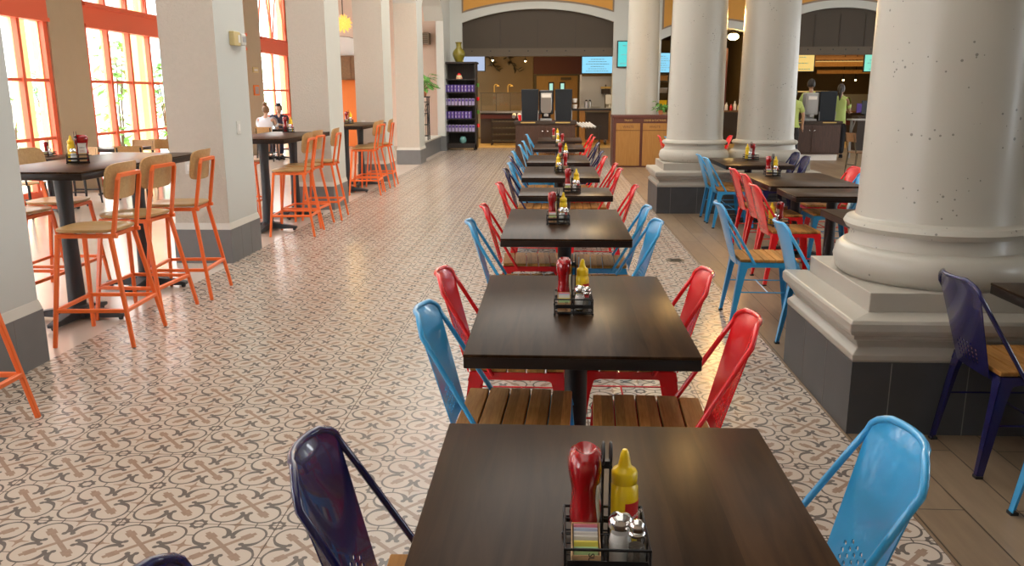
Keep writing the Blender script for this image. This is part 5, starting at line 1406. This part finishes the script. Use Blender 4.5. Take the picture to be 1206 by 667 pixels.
for x in (-.4, .4): MB().bar((x, .1, 0), (x, .1, .92), .05).build('post', 'greyplastic', sl, smooth=0); MB().bar((x, .1, .6), (x, -.15, .92), .025).build('brace', 'greyplastic', sl, smooth=0)

# ------------------------------------------------------------------ light and camera
wd = bpy.data.worlds.new('sky'); SC.world = wd; wd.use_nodes = True
wd.node_tree.nodes['Background'].inputs[0].default_value = (.93, .97, 1, 1); wd.node_tree.nodes['Background'].inputs[1].default_value = 10.5
def area(name, loc, size, energy, col, rot=(0, 0, 0)):
    l = bpy.data.lights.new(name, 'AREA'); l.shape = 'RECTANGLE'; l.size, l.size_y = size; l.energy = energy; l.color = col
    o = bpy.data.objects.new(name, l); COL.objects.link(o); o.location = loc; o.rotation_euler = rot; return o
for y, e in ((.5, 85), (5.5, 160), (10.5, 185), (15.5, 205), (20.5, 215)): area('ceiling_fill', (-.8, y, ZC-.05), (4.6, 4.9), e, (1, .95, .87))  # unseen soft fill panels added under the ceiling, no fixtures
for y in (9, 15, 21): area('ceiling_fill', (7, y, ZC-.05), (4, 3.4), 85, (1, .92, .82))  # more unseen fill added over the column side
area('kitchen_light', (-.5, 28, 3.4), (3.5, 2), 26, (1, .62, .24)); area('kitchen_light', (4.8, 27.6, 3.4), (1.2, 1.2), 16, (1, .60, .22)); area('kitchen_light', (9.5, 28, 3.4), (3, 2), 60, (1, .66, .30))
area('kitchen_light', (-1.4, 26.3, 3.4), (3, .8), 110, (1, .60, .18))
def spot(loc, e, col, r=.15):
    l = bpy.data.lights.new('lamp', 'POINT'); l.energy = e; l.color = col; l.shadow_soft_size = r; o = bpy.data.objects.new('lamp', l); COL.objects.link(o); o.location = loc
spot((5.55, 26.85, 3.0), 60, (1, .65, .25))
spot((2.5, 12.45, 2.6), 110, (1, .56, .18))
spot((1.25, 15, 4.6), 130, (1, .66, .30), .22)
spot((-4.94, 20, 2.85), 15, (1, .6, .2))
cam = bpy.data.cameras.new('camera'); co = bpy.data.objects.new('camera', cam); COL.objects.link(co); SC.camera = co
F_, PI_, YA, RO = 973.57, .2244, .0496, -.0025
cp, sp = math.cos(PI_), math.sin(PI_)
fw = Vector((-math.sin(YA)*cp, math.cos(YA)*cp, -sp)); r0 = Vector((math.cos(YA), math.sin(YA), 0)); u0 = r0.cross(fw)
rr, uu = r0*math.cos(RO) + u0*math.sin(RO), u0*math.cos(RO) - r0*math.sin(RO)
co.matrix_world = Matrix(((rr.x, uu.x, -fw.x, 0), (rr.y, uu.y, -fw.y, 0), (rr.z, uu.z, -fw.z, 1.57), (0, 0, 0, 1)))
cam.sensor_width = 36; cam.lens = F_/1206*36; cam.clip_end = 200
vs = SC.view_settings; vs.view_transform = 'Standard'; vs.look = 'None'; vs.gamma = 1; vs.exposure = 0; vs.use_curve_mapping = False
SC.display_settings.display_device = 'sRGB'
SC.cycles.use_denoising = True; SC.cycles.max_bounces = 8; SC.cycles.transparent_max_bounces = 16; SC.cycles.sample_clamp_indirect = 6
